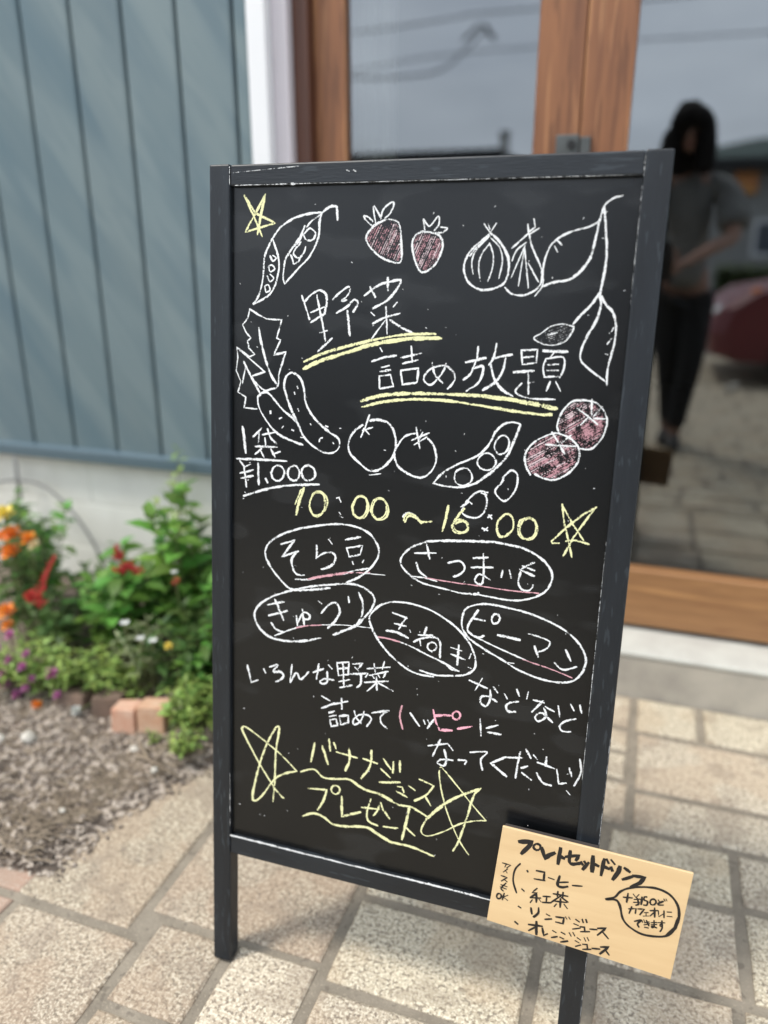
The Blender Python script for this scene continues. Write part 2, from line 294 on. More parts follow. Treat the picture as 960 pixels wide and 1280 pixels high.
CHALK = '''
chalk_star|y27l373 296 501 467 723 568 388 651 612 289;y28l612 295 573 438 525 675;y22l377 308 460 456 580 695
chalk_pea_pod_drawing|w25s700 711 788 605 931 524 1083 483 1234 470;w29s1234 474 1298 430 1350 412 1393 422;w29l1396 431 1403 544;w24s1235 476 1211 561 1202 713 1114 886 984 1014 841 1159;w25s837 1159 822 1084 849 907 936 790 1011 693 1053 597;w21s1235 485 1128 550 1075 607;w21s1044 674 1108 621 1170 665 1143 728 1071 732 1039 678;w21s1012 751 991 780 948 828 937 877 1000 906 1047 857 1068 799;w22s904 877 927 926 939 965 994 935 1015 887;w18s871 887 925 809 990 751 1043 636;w25s700 711 611 888 597 1086 553 1267 484 1370;w25s705 731 770 926 761 1084 677 1265 484 1370;w20s673 887 703 937 741 907 702 883;w20s658 986 674 1042 726 1015 692 976 651 996;w21s643 1086 671 1141 716 1109 675 1069;w21s614 1186 631 1246 676 1225 653 1175 612 1190
chalk_strawberry_drawing|w24s1723 678 1787 604 1908 549 2014 558 2058 624 2078 791 2086 884 2069 944 1986 940 1860 888 1764 809 1713 734 1719 681;w19s1766 600 1712 556 1680 513 1726 519 1775 563;w19s1807 585 1775 418 1834 493 1856 534;w20s1856 539 1883 447 1972 385 1980 431 1946 494 1897 534;h14l1720 723 1751 658;h16l1723 742 1782 622;h14l1739 749 1813 603;h15l1752 778 1845 591;k15l1766 802 1878 568;h13l1791 813 1907 565;h16l1808 825 1938 557;h12l1823 840 1955 562;h16l1843 855 1973 573;k16l1865 870 2004 566;k12l1881 875 2020 578;h13l1896 878 2024 601;k14l1901 887 2034 612;k13l1923 888 2045 618;h11l1938 897 2056 655;h12l1964 901 2059 690;h14l1988 902 2062 743;k13l2005 913 2064 786;k13l2025 923 2070 825;h14l2039 924 2071 853;h14l2051 924 2074 876
chalk_strawberry_drawing|w23s2296 655 2218 690 2186 772 2213 902 2265 1010 2326 1032 2413 975 2467 883 2491 782 2457 700 2376 668 2277 662;w18s2308 648 2287 546 2350 612 2431 522 2443 594 2399 649;w20s2436 672 2485 667 2528 631 2462 620;h11l2197 778 2234 689;h12l2201 799 2257 682;k13l2204 836 2284 670;k11l2212 874 2309 668;h15l2222 897 2328 669;h15l2236 916 2346 672;h15l2239 944 2364 674;k15l2256 972 2386 682;k12l2263 990 2401 688;k10l2276 1001 2417 696;h16l2308 1005 2436 712;h12l2318 1010 2450 717;h15l2331 1017 2463 728;k15l2359 998 2465 752;h14l2379 989 2475 778;h11l2411 964 2472 831
chalk_onion_drawing|w24s2935 684 2830 774 2744 864 2709 992 2760 1120 2877 1188 3011 1177 3111 1116 3138 989 3112 863 3028 747 2942 674;w19s2936 702 2832 792 2761 882;w18l2880 595 2938 670;w18l2993 592 2945 666;w16l2917 595 2936 645;w16s2931 713 2819 828 2783 937 2802 1046;w16s2941 774 2875 864 2851 973 2876 1111;w16s2941 767 2986 882 2980 1008 2949 1110;w16s2951 720 3042 810 3073 935 3050 1084
chalk_onion_drawing|w20l3302 679 3154 810;w22s3309 697 3338 792 3403 916 3449 1022 3444 1130 3388 1193 3298 1233 3185 1224 3115 1167;w19l3287 602 3301 690 3390 638;w17l3338 555 3355 625 3293 676;w14s3290 757 3202 828 3163 926;w15l3274 792 3165 1079;w15l3270 819 3240 1150;w15l3273 810 3334 1167;w15l3317 945 3423 1112
chalk_leaf_branch_drawing|w20s4106 367 4031 386 3954 452 3922 570 3845 624 3707 662 3604 705 3519 775 3474 880 3456 1005 3465 1138 3401 1238;w25s3468 1147 3584 1110 3691 1091 3792 1020 3873 897 3897 775 3918 621 3949 468;w25s3955 460 3989 673 4011 827 4011 1000 3985 1228;w18l3561 736 3607 784;w19l3548 796 3576 845
chalk_leaf_branch_drawing|w24s3981 1205 3925 1300 3838 1397 3773 1483;w17s3785 1509 3676 1486 3568 1513 3487 1576 3422 1623 3494 1668 3595 1683 3703 1649 3758 1580 3782 1509;g8l3547 1535 3627 1504;g11l3494 1581 3701 1496;g11l3453 1623 3746 1504;g9l3460 1633 3767 1509;g8l3481 1643 3769 1529;g8l3490 1659 3755 1550;g10l3524 1664 3753 1572;g8l3565 1670 3731 1603;g8l3655 1654 3699 1638;w15l3568 1586 3634 1566;w24s3983 1228 4004 1310 3974 1454 3914 1575 3868 1710 3869 1807 3955 1889 4108 1992;w25s4003 1228 4043 1298 4121 1379 4156 1496 4157 1627 4135 1772 4117 1894 4124 2028;w21l4125 1607 4094 1653;w17l4135 1506 4122 1539;w14l4085 1744 4109 1749
chalk_lettering_white|w27s1036 1276 1081 1394 1124 1509;w27s1074 1328 1155 1251 1237 1220 1302 1263 1308 1353 1289 1452;w25l1137 1439 1283 1383;w25l1140 1539 1296 1449;w27l1202 1270 1280 1593 1307 1721;w25l1246 1639 1322 1617;w27l1224 1831 1378 1692;w26s1376 1306 1464 1228 1543 1180 1557 1226 1516 1284 1475 1317 1524 1310;w27s1421 1439 1522 1381 1609 1306 1646 1343 1599 1425;w26l1538 1414 1571 1659;w26s1714 1264 1851 1166 1974 1129 2076 1109 2072 1163 1961 1300 1807 1385;w24l1771 1180 1829 1278;w25l1952 1089 1957 1209;w24l1791 1427 1827 1455;w24l2058 1322 2022 1364;w26l1813 1531 1950 1465 2091 1430;w26l1943 1369 1966 1630;w24l1935 1505 1808 1678;w26s1990 1492 2093 1553 2220 1609
chalk_underline_yellow|y34s1073 1939 1262 1854 1535 1768 1801 1698 2063 1643 2285 1620 2463 1615;y40s1067 2011 1264 1921 1537 1830 1768 1755 2013 1702 2254 1669 2521 1654;y29s1190 1951 1537 1830 1768 1745 2012 1690 2253 1657 2490 1646
chalk_lettering_white|w25l1901 1770 1922 1801;w26s1815 1907 1950 1860 2071 1837;w25l1924 1960 2002 1941;w25l1911 2005 2016 1982;w25l1903 2047 1908 2169;w25l1903 2047 2018 2028 2056 2142 1918 2173;w24l2121 1857 2331 1806;w26l2225 1742 2242 1894;w24l2143 1912 2296 1873;w24l2127 1981 2148 2117;w24l2132 1981 2310 1950 2302 2093 2148 2121;w24s2448 1892 2478 2002 2561 2084;w24s2590 1890 2555 1982 2459 2101 2387 2089 2372 2030 2439 1949 2556 1914 2640 1949 2684 2022 2665 2084 2616 2139;w26l2895 1722 2891 1844;w27l2783 1875 2977 1825;w26s2860 1930 2955 1904 2946 2009 2907 2078 2805 2152;w26s2879 1867 2840 1976 2770 2042;w26s3074 1687 3054 1815 3013 1888;w25s3041 1825 3227 1782;w27s3170 1806 3146 1944 3075 2059 2966 2132;w29s3024 1874 3072 2014 3147 2111 3260 2174;w23l3312 1740 3331 1870;w23l3312 1740 3465 1727 3462 1847;w21l3337 1804 3431 1794;w21l3336 1870 3458 1851;w27l3255 1948 3446 1926;w23l3396 1937 3410 2148;w23l3404 2042 3450 2031;w26s3340 2050 3284 2133 3411 2184 3664 2183;w27l3519 1736 3743 1736;w19l3619 1750 3589 1794;w22s3551 1808 3531 1894 3546 1970;w22s3555 1808 3707 1789 3722 1896 3690 1974;w19l3573 1864 3669 1855;w19l3568 1916 3672 1912;w22l3547 1978 3694 1967;w25l3607 2021 3579 2104;w25l3659 2019 3708 2101
chalk_underline_yellow|y40s1717 2307 1916 2246 2186 2208 2595 2192 2969 2188 3244 2206 3515 2240 3689 2269;y34s1731 2368 1968 2302 2262 2262 2599 2254 2929 2281 3252 2314 3523 2335 3644 2328;y27s2970 2199 3245 2220 3516 2253 3672 2275
chalk_leafy_greens_drawing|w23l442 1421 548 1480 640 1518 813 1524 758 1709 804 1728 725 1885 863 1849 786 2090;w23s786 2100 771 2210 695 2241 624 2259 541 2207 470 2132;w21l442 1421 419 1514 359 1585 397 1659 456 1719 416 1751 433 1823 504 1887 440 1917 290 1818 302 1933 283 2065 339 2181 303 2293 399 2342 380 2456 531 2462;w28s549 1613 585 1797 669 2043 764 2195;w23l293 1828 421 1918 623 2066;w22l465 2115 623 2066;w27s374 1968 446 2095 566 2290;w18l393 2034 356 2205
chalk_cucumber_drawing|w27s542 2330 597 2285 660 2283 739 2354 849 2461 998 2567 1070 2701 1164 2794 1303 2868 1424 2866 1491 2798 1480 2714 1373 2652 1234 2549 1141 2443 1093 2334 1076 2224 1035 2116 943 2058 867 2110 853 2222 910 2387 998 2564;w25s542 2330 554 2436 631 2560 727 2668 854 2745 1075 2809;w36l692 2478 695 2496;w30l801 2546 822 2536;w30l949 2656 964 2663;w18l830 2644 846 2626;w31l1002 2200 1008 2214;w23l969 2261 973 2280;w26l1014 2434 1022 2453;w21s1299 2716 1272 2729 1262 2761;w23l1421 2761 1427 2769;w21l1052 2731 1071 2732;w26l1334 2590 1356 2597;w17l1491 2605 1506 2604;w18l1159 2579 1165 2590
chalk_price_lettering|w37l364 2664 385 2800 402 2945;w27l593 2663 489 2767;w27l561 2719 554 2821;w25l601 2734 771 2693;w25s660 2669 697 2760 768 2819;w27l631 2768 638 2840;w28l518 2867 773 2855;w26l590 2887 515 2951;w26l583 2913 619 2974;w27l702 2882 750 2965;w25l813 2903 750 2925;w28l292 3018 539 3008 889 2998;w26l329 3039 386 3105;w26l459 3069 386 3105;w26l333 3176 492 3129;w26l348 3231 492 3192;w28l382 3101 411 3322;w30l552 3052 562 3282;w37l645 3212 666 3251;w27s810 3051 770 3060 734 3085 715 3128 718 3172 740 3206 775 3221 816 3214 848 3182 866 3140 860 3097 836 3067 800 3053;w27s977 3045 942 3054 917 3084 906 3125 917 3167 947 3192 982 3204 1017 3188 1038 3153 1045 3112 1030 3075 1005 3045 968 3041;w27s1150 3021 1108 3034 1076 3065 1066 3109 1080 3149 1108 3181 1150 3185 1190 3172 1222 3142 1225 3099 1212 3060 1181 3034 1140 3021;w28s379 3426 643 3330 940 3257 1274 3218
chalk_opening_hours_lettering|y36l1101 3274 1051 3412 1013 3572;y24l1070 3291 999 3459;y27s1253 3302 1207 3325 1183 3390 1170 3462 1190 3525 1228 3564 1276 3565 1319 3522 1348 3459 1344 3389 1329 3325 1288 3295 1241 3298;y23s1267 3302 1211 3329 1179 3390 1164 3456 1178 3517 1218 3558 1275 3553 1325 3521 1360 3465 1373 3398 1354 3338 1308 3309 1254 3310;w23l1476 3347 1502 3338 1526 3384;w23l1511 3500 1526 3520;w23l1518 3539 1550 3550
chalk_opening_hours_lettering|y26s1751 3295 1711 3313 1681 3363 1664 3424 1669 3488 1701 3525 1740 3540 1779 3510 1812 3463 1824 3398 1813 3338 1782 3301 1742 3295;y23s1753 3295 1707 3319 1673 3362 1653 3420 1665 3483 1703 3523 1751 3536 1799 3519 1829 3468 1840 3408 1824 3352 1790 3309 1742 3303;y26s1962 3303 1918 3323 1891 3374 1877 3431 1891 3484 1920 3522 1964 3525 2003 3496 2031 3449 2037 3393 2026 3340 1993 3310 1952 3311;y23s1935 3307 1889 3333 1870 3390 1864 3453 1896 3504 1941 3534 1991 3529 2036 3498 2057 3441 2050 3378 2020 3329 1974 3301 1922 3306;w27s2218 3474 2257 3434 2316 3432 2375 3466
chalk_opening_hours_lettering|y29s2226 3510 2263 3439 2339 3444 2417 3505 2525 3493;y26s2242 3528 2277 3462 2352 3467 2418 3524;y30s2692 3310 2673 3446 2644 3579;y28s2859 3323 2786 3422 2743 3524 2791 3582 2881 3562 2911 3496 2855 3449 2761 3493;y20s2843 3441 2801 3441 2770 3462 2756 3492 2761 3525 2783 3555 2821 3569 2862 3568 2894 3546 2903 3513 2895 3481 2870 3455 2833 3443;w23l3104 3389 3140 3361;w23l3112 3364 3143 3399;w25l3055 3505 3109 3523;w25l3076 3527 3107 3494;y27s3325 3338 3282 3336 3241 3372 3207 3422 3202 3484 3214 3538 3245 3571 3288 3562 3328 3529 3360 3478 3362 3417 3347 3366 3315 3338;y25s3534 3364 3492 3363 3454 3392 3430 3440 3432 3494 3451 3541 3489 3568 3533 3556 3571 3524 3588 3473 3587 3421 3565 3376 3525 3361;y21s3521 3345 3471 3360 3426 3389 3411 3447 3415 3508 3448 3556 3497 3572 3548 3565 3586 3525 3604 3467 3589 3410 3558 3363 3508 3343
chalk_star|y23l3818 3185 3850 3358 3905 3527 3953 3699;y20l3818 3190 3936 3372 4048 3518;y26l4138 3181 4015 3271 3873 3414 3746 3562 3757 3580 3819 3573;y24l4128 3191 4043 3338 3948 3511 3870 3699;y25l3884 3546 3972 3527 4102 3552
chalk_bean_drawing|w23s3083 3137 2999 3133 2918 3196 2855 3287 2836 3361 2897 3403 2999 3401 3063 3335 3083 3231 3059 3148;w29l2895 3240 2931 3266;w21l3020 3148 3076 3163;w21l2822 3308 2904 3251
chalk_bean_drawing|w21s3225 2972 3303 2895 3363 2935 3368 3042 3322 3147 3252 3208 3173 3153 3161 3098 3218 3023 3228 2968;w26l3210 3040 3234 3004
chalk_open_pod_drawing|w25s2521 3095 2616 2979 2755 2884 2962 2774 3070 2649 3119 2531 3194 2451 3283 2424 3356 2438;w28s3357 2447 3298 2633 3240 2775 3112 2925 2956 3056;w24s2956 3056 2817 3107 2648 3112 2521 3095;w21s2831 2911 2786 2926 2750 2956 2738 3002 2746 3049 2781 3082 2828 3092 2873 3074 2908 3042 2918 2995 2900 2952 2868 2917 2820 2910;w21s3026 2747 2988 2777 2964 2815 2964 2859 2993 2895 3038 2913 3087 2908 3126 2879 3144 2839 3137 2796 3107 2764 3065 2744 3015 2752;w20s3221 2558 3183 2563 3150 2590 3127 2634 3119 2685 3140 2721 3168 2746 3205 2738 3241 2712 3259 2664 3260 2616 3243 2577 3212 2558
chalk_onion_drawing|w34s1740 2554 1633 2648 1593 2764;w26s1593 2764 1613 2858 1736 2963 1840 3024 1948 2998 2044 2911 2094 2821 2107 2700 2075 2583 2009 2511 1901 2489 1820 2504;w25l1812 2447 1773 2569 1726 2679;w22l1850 2572 1742 2609;w22l1756 2587 1816 2644;w17l1832 3069 1959 3044;w17l1985 2795 2000 2797
chalk_onion_drawing|w25s2307 2601 2210 2633 2140 2715 2098 2821 2135 2939 2246 3016 2390 3047 2491 2978 2540 2854 2512 2721 2442 2642;w21l2315 2541 2364 2752;w23l2274 2671 2453 2587;w20l2302 2716 2429 2629;w20l2383 2587 2337 2700
chalk_tomato_drawing|w24s3756 2269 3717 2358 3709 2449 3737 2507;w22s3756 2269 3826 2194 3917 2178 4040 2192 4122 2262 4158 2353 4143 2479 4091 2577 4027 2633 3942 2633;w19l4004 2164 4015 2315;w19l4104 2229 4033 2317;w21l4159 2337 4038 2339;w22s3878 2258 3976 2318 4074 2393;w19l3985 2333 3922 2406;k15l3811 2225 3842 2207;k15l3769 2269 3865 2206;k14l3757 2299 3901 2200;h15l3740 2327 3930 2199;k16l3727 2366 3958 2204;k16l3727 2385 3985 2206;k20l3723 2408 4017 2210;h18l3722 2432 4041 2216;h21l3723 2448 4047 2225;h16l3729 2466 4060 2241;k21l3741 2477 4072 2249;h19l3760 2492 4082 2265;k17l3778 2502 4096 2279;h15l3797 2508 4112 2292;h19l3812 2516 4111 2308;h21l3826 2522 4116 2322;h15l3846 2534 4127 2337;h15l3855 2540 4126 2350;h14l3867 2544 4135 2360;h17l3885 2550 4139 2373;h21l3899 2561 4133 2400;h16l3915 2570 4131 2418;h17l3926 2579 4127 2435;h18l3942 2595 4129 2460;k13l3948 2607 4120 2485;h19l3953 2613 4114 2502;h21l3982 2625 4084 2550;h14l4020 2626 4039 2609
chalk_tomato_drawing|w23s3489 2924 3433 2822 3430 2708 3500 2605 3621 2528 3713 2503 3842 2545 3927 2637 3926 2765 3840 2886 3719 2953 3623 2947 3532 2912;w21l3662 2494 3733 2591;w21s3612 2616 3723 2617 3894 2614;w20l3842 2513 3760 2589;w20l3746 2616 3798 2695;h19l3504 2624 3644 2535;k18l3465 2679 3708 2521;h18l3445 2718 3738 2527;h17l3443 2736 3753 2535;h20l3443 2754 3773 2542;k21l3443 2778 3802 2546;k17l3446 2800 3821 2559;h15l3447 2815 3831 2566;h19l3453 2822 3846 2570;k19l3456 2843 3859 2583;k15l3474 2853 3866 2598;h22l3471 2866 3872 2609;h21l3488 2873 3889 2614;k19l3495 2891 3894 2632;h15l3510 2905 3904 2644;h18l3535 2906 3908 2663;h19l3552 2912 3907 2677;h14l3566 2917 3904 2695;k22l3583 2926 3905 2711;h21l3615 2927 3909 2730;h21l3646 2934 3906 2759;h16l3673 2932 3901 2779;k17l3696 2934 3870 2820;h16l3721 2934 3835 2861
chalk_vegetable_name_lettering|w27s1619 4263 1741 4197 1860 4098 1958 3957 1966 3837 1883 3710 1731 3640 1522 3626 1292 3665 1039 3733 821 3829 685 3939 648 4054 704 4186 828 4324 972 4425 1192 4403 1427 4351;w28l839 3925 1002 3861 855 4064 1048 3980;w28s1044 3984 970 4077 988 4189 1039 4247 1121 4244;w27l1401 3810 1442 3852;w28l1263 3891 1269 3965 1259 4034;w28s1259 4034 1358 3964 1459 3956 1482 4024 1430 4105 1324 4150;w27l1592 3791 1757 3743;w25l1606 3879 1638 3970;w25l1610 3879 1787 3834 1764 3929;w25l1638 3973 1764 3936;w27l1678 4024 1688 4049;w27l1804 3994 1793 4017;w28s1018 4304 1150 4292 1307 4243;w24s1577 4175 1728 4114 1869 4075;w11l1710 4139 2049 4126
chalk_underline_pink|p34s1169 4284 1307 4240 1462 4197 1615 4155;p18s1615 4155 1880 4118
chalk_vegetable_name_lettering|w26s2505 3700 2332 3786 2233 3889 2222 3990 2327 4093 2470 4159 2689 4190 2885 4213 3042 4201 3056 4184;w24s3057 4203 3228 4215 3434 4216 3614 4162 3734 4073 3783 3948 3754 3839 3634 3731 3447 3659 3188 3634;w33s3188 3634 2889 3656 2641 3681;w25s2641 3681 2505 3704;w22l2365 3846 2590 3819;w26l2487 3733 2527 3886;w26s2388 3946 2420 4030 2506 4090;w25s2723 3909 2845 3874 2902 3936 2863 4009 2790 4046;w25l2985 3824 3132 3801;w25l2970 3925 3188 3898;w23s3085 3768 3098 3960 3091 4081 3034 4085 3016 4040 3062 3984 3169 4032;w30l3290 3920 3280 3987;w25l3358 3907 3380 3985;w24s3596 3798 3486 3876 3456 4010 3495 4090 3572 4091 3604 4033;w23l3461 3887 3607 3937;w23l3484 3846 3606 3880;w21s2328 4101 2487 4101 2616 4120;w21s2349 4119 2530 4171 2670 4192
chalk_underline_pink|p17s2487 4097 2762 4109 3070 4111 3371 4118 3665 4109
chalk_vegetable_name_lettering|w30s1332 4945 1084 5020 838 5046 650 4997 534 4864 533 4725 667 4588 871 4481 1152 4378 1465 4306 1696 4272 1850 4311 1940 4393 1923 4508 1824 4645 1731 4745 1482 4883;w19s1132 4415 1291 4383 1427 4353;w29l684 4648 881 4587;w29l698 4773 923 4685;w29l774 4573 880 4801;w29s732 4855 783 4919 882 4944;w27l1038 4727 1052 4839;w27s1052 4811 1122 4676 1198 4698 1183 4745 1127 4753;w25l1109 4643 1133 4819;w28l1298 4520 1334 4541;w30s1337 4653 1413 4551 1502 4510 1552 4599 1500 4718 1416 4815;w31l1643 4422 1657 4481;w29s1764 4360 1814 4476 1804 4620 1750 4731;w22l775 5000 939 4915 1101 4839;w13s1320 4791 1478 4767 1634 4748 1942 4736
chalk_underline_pink|p21s1040 4868 1161 4826 1340 4790
chalk_vegetable_name_lettering|w27s1949 4526 2036 4450 2184 4403 2375 4403 2567 4442 2729 4514 2877 4609 2999 4738 3071 4889 3073 5007 2979 5095 2823 5134 2649 5155 2486 5129;w27s2636 5178 2413 5165 2198 5047 2040 4904 1930 4738 1895 4621 1949 4526;w27l2153 4530 2313 4569;w27l2309 4558 2227 4702;w27l2180 4649 2305 4660;w34s2091 4741 2214 4746 2335 4789;w18l2351 4695 2361 4718;w30l2534 4639 2509 4732;w27l2451 4734 2603 4718;w29s2402 4820 2482 4771 2597 4738 2663 4746 2691 4801 2696 4950;w23l2468 4776 2479 4850;w23s2591 4799 2568 4813 2556 4838 2557 4864 2573 4884 2598 4892 2624 4884 2643 4866 2654 4842 2650 4818 2634 4800 2610 4793 2585 4801;w25l2810 4818 2923 4839;w25l2814 4892 2963 4930;w26l2891 4782 2887 5001;w26l3026 4858 3009 4908;w19l2999 5008 3036 5016;w25s2773 5020 2833 5063 2908 5068;w20s2248 4844 2399 4885 2550 4941 2757 5008 2905 5072
chalk_underline_pink|p20s1991 4828 2128 4829 2249 4847
chalk_vegetable_name_lettering|w27s2920 4413 2986 4339 3148 4291 3354 4301 3575 4328 3813 4394 4001 4485 4125 4606 4183 4738 4150 4886 4061 4982 3915 5017 3729 5004 3521 4948 3343 4862 3127 4765 2981 4678 2910 4561 2920 4413;w27s3070 4370 2996 4502 2973 4606 3077 4663 3147 4638;w26l3020 4464 3146 4474;w23s3278 4388 3257 4384 3235 4393 3219 4417 3215 4446 3221 4471 3235 4489 3257 4487 3277 4475 3293 4452 3298 4424 3289 4401 3273 4387;w32l3290 4605 3517 4624;w27s3592 4544 3728 4566 3817 4602 3787 4678 3704 4724;w28l3669 4670 3711 4776;w28l3980 4661 4035 4766;w26s3878 4814 3969 4874 4096 4820;w21s3068 4668 3300 4747 3476 4800 3615 4841;w17l3379 4889 3475 4888
chalk_underline_pink|p18s3563 4830 3718 4862 3888 4895 4066 4945
chalk_message_lettering|w30l432 5419 483 5619 567 5577;w30l641 5429 664 5470;w28s714 5389 815 5350 761 5440 844 5426 890 5467 845 5533 795 5555;w28l993 5316 974 5533;w28s978 5528 1049 5404 1095 5472 1140 5442 1197 5370;w25l1255 5365 1377 5300;w25s1319 5251 1308 5351 1296 5437;w25l1438 5246 1478 5283;w25s1422 5327 1425 5445 1371 5481 1341 5455 1403 5418 1504 5414;w23l1537 5199 1559 5352;w23l1537 5203 1679 5171 1671 5324;w23l1552 5270 1673 5241;w23l1559 5348 1684 5313;w25l1606 5192 1628 5475;w23l1568 5420 1690 5377;w27l1581 5488 1720 5437;w23l1723 5185 1837 5158 1789 5226;w23l1750 5220 1790 5252;w25l1701 5310 1901 5267 1877 5314;w24s1821 5290 1821 5404 1775 5454;w22l1891 5213 2150 5152;w22l1969 5144 1985 5240;w22l2085 5099 2063 5188;w22l2131 5206 1919 5286;w22l1951 5284 1975 5310;w22l2020 5264 2038 5291;w22l2107 5223 2080 5284;w24l1867 5377 2136 5317;w24l2002 5293 2010 5442;w24l2003 5361 1901 5475;w24l2028 5357 2195 5422;w29l1364 5629 1462 5669;w27l1367 5775 1525 5688;w27l1503 5705 1677 5638;w27l1606 5616 1610 5743;w25l1458 5817 1523 5786;w23l1463 5860 1542 5832;w25l1471 5899 1489 5977 1564 5949 1548 5875 1471 5899;w25l1587 5832 1603 5932 1694 5892 1691 5803 1591 5831;w25s1759 5738 1788 5816 1846 5871;w25s1875 5722 1841 5841 1764 5901 1754 5840 1829 5768 1924 5759 1960 5805 1912 5894;w27l1966 5721 2159 5658;w26s2147 5665 2069 5749 2081 5826 2147 5874
chalk_message_lettering|w28l3169 5565 3189 5753;w27l3242 5656 3358 5600;w30l3261 5700 3396 5697
chalk_lettering_pink|p28s2307 5575 2287 5702 2327 5845;w26s2403 5643 2511 5775;w22l2556 5697 2574 5738;w22l2602 5688 2620 5719;w22l2671 5666 2602 5781;q25s2658 5556 2690 5686 2741 5774;q42l2677 5618 2850 5585;q36l2737 5772 2874 5755;q25s2903 5527 2884 5543 2872 5565 2873 5591 2884 5613 2905 5619 2926 5616 2942 5600 2953 5578 2951 5553 2938 5535 2919 5525 2899 5532;q32l2936 5723 3082 5668
chalk_message_lettering|w26l3028 5150 3219 5206;w26l3161 5108 3094 5251;w26l3284 5181 3330 5235;w26s3253 5213 3260 5311 3224 5408 3162 5379 3162 5315 3233 5294 3329 5339;w26l3405 5235 3434 5284;w26l3527 5165 3555 5231;w25l3645 5170 3634 5247;w26s3551 5294 3456 5329 3429 5384 3463 5422 3531 5414;w25l3704 5248 3811 5259;w25l3801 5243 3698 5382;w25l3830 5300 3918 5341;w25s3816 5320 3843 5408 3771 5476 3734 5429 3800 5377 3912 5462;w28l3957 5272 3978 5383;w25l4077 5232 4114 5291;w25l4168 5224 4190 5303;w25s4138 5379 4036 5425 3988 5492 4026 5538 4099 5528;w28l2624 5985 2822 5921;w27l2753 5888 2680 6093;w27l2839 5918 2896 5982;w28s2804 5996 2833 6113 2806 6186 2737 6162 2779 6115 2903 6098;w27s2964 6081 3051 6072 3037 6117;w29s3088 5965 3267 5928 3207 6022 3230 6142;w32l3469 5942 3314 6044 3489 6161;w28l3490 5942 3640 5915;w30s3614 5856 3596 5998 3586 6158;w28l3673 5812 3726 5901;w26l3752 5859 3792 5897;w26l3636 6031 3700 5999;w28l3648 6084 3749 6145;w29l3799 5932 3975 5967;w29l3884 5855 3883 5955;w30s3801 6055 3866 6147 3958 6164;w27l4002 5971 4033 6128 4105 6103;w27l4126 5930 4154 6015;w25s4220 5811 4242 5962 4187 6117;w29l4120 6192 4152 6226
chalk_star|y30s510 7123 515 7000 605 6610 700 6333 804 6122;y29s804 6122 847 6134 806 6418 797 6785 777 7084;y25s917 7014 836 6950 759 6858 572 6595 384 6279 367 6218 428 6200 667 6329 883 6465 1077 6627;y25s1077 6629 951 6676 802 6779 652 7013 565 7117 503 7127
chalk_banana_juice_lettering|y32l1294 6223 1250 6465;y34l1389 6243 1461 6453;y32l1467 6140 1485 6281;y30l1528 6173 1553 6238;y30l1562 6278 1809 6301;y33s1713 6209 1722 6352 1674 6487;y29l1884 6293 2051 6319;y35s1979 6175 1966 6372 1869 6540;y31s1130 6617 1290 6553 1412 6632 1576 6613 1738 6588 1902 6666 2102 6688 2242 6735;y29l1228 6809 1457 6779;y32s1453 6784 1423 6913 1350 7059;y24s1556 6701 1530 6715 1516 6743 1515 6772 1527 6795 1548 6808 1575 6805 1599 6787 1614 6760 1615 6730 1599 6709 1576 6699 1549 6701;y32l1644 6820 1651 7074 1876 6963;y28l1890 6900 2098 6877;y29s2096 6831 2071 6910 2033 6972;y30s1994 6775 1956 6927 1972 7050 2086 7086;y31s1162 7184 1298 7116 1425 7134 1552 7199 1737 7182 1959 7138 2102 7188 2265 7265;y29l2112 6790 2145 6878;y28l2166 6898 2220 6969
chalk_banana_juice_lettering|y29l2123 6247 2209 6355;y29l2097 6375 2206 6458;y31l2088 6542 2324 6493;y27l2240 6259 2238 6394;y30l2313 6235 2318 6364;y27l2302 6548 2354 6540 2376 6605;y27l2291 6608 2413 6654;y29l2430 6511 2501 6548;y26l2545 6404 2712 6448;y26s2709 6452 2630 6578 2503 6678;y28l2622 6594 2688 6693;y28s1738 6592 1881 6658 2082 6692 2302 6766 2457 6761 2555 6794 2673 6844;y30l2158 7081 2323 7062;y29l2174 6897 2224 6964;y33s2450 6765 2426 6924 2380 7187;y29l2399 7014 2525 7105;y30s1777 7165 1960 7143 2103 7203 2254 7251 2462 7251 2619 7275 2756 7307
chalk_star|y19s3146 7185 3024 7026 2896 6771 2811 6526 2767 6315 2768 6230 2799 6218 2987 6406 3144 6571 3310 6728;y22s3310 6728 3175 6765 3013 6845 2870 6962 2704 7061 2627 7067 2597 7008 2655 6859;y38s2655 6859 2815 6667 2993 6509 3226 6364;y27s3219 6374 3156 6468 3100 6742 3026 7047 2970 7181'''
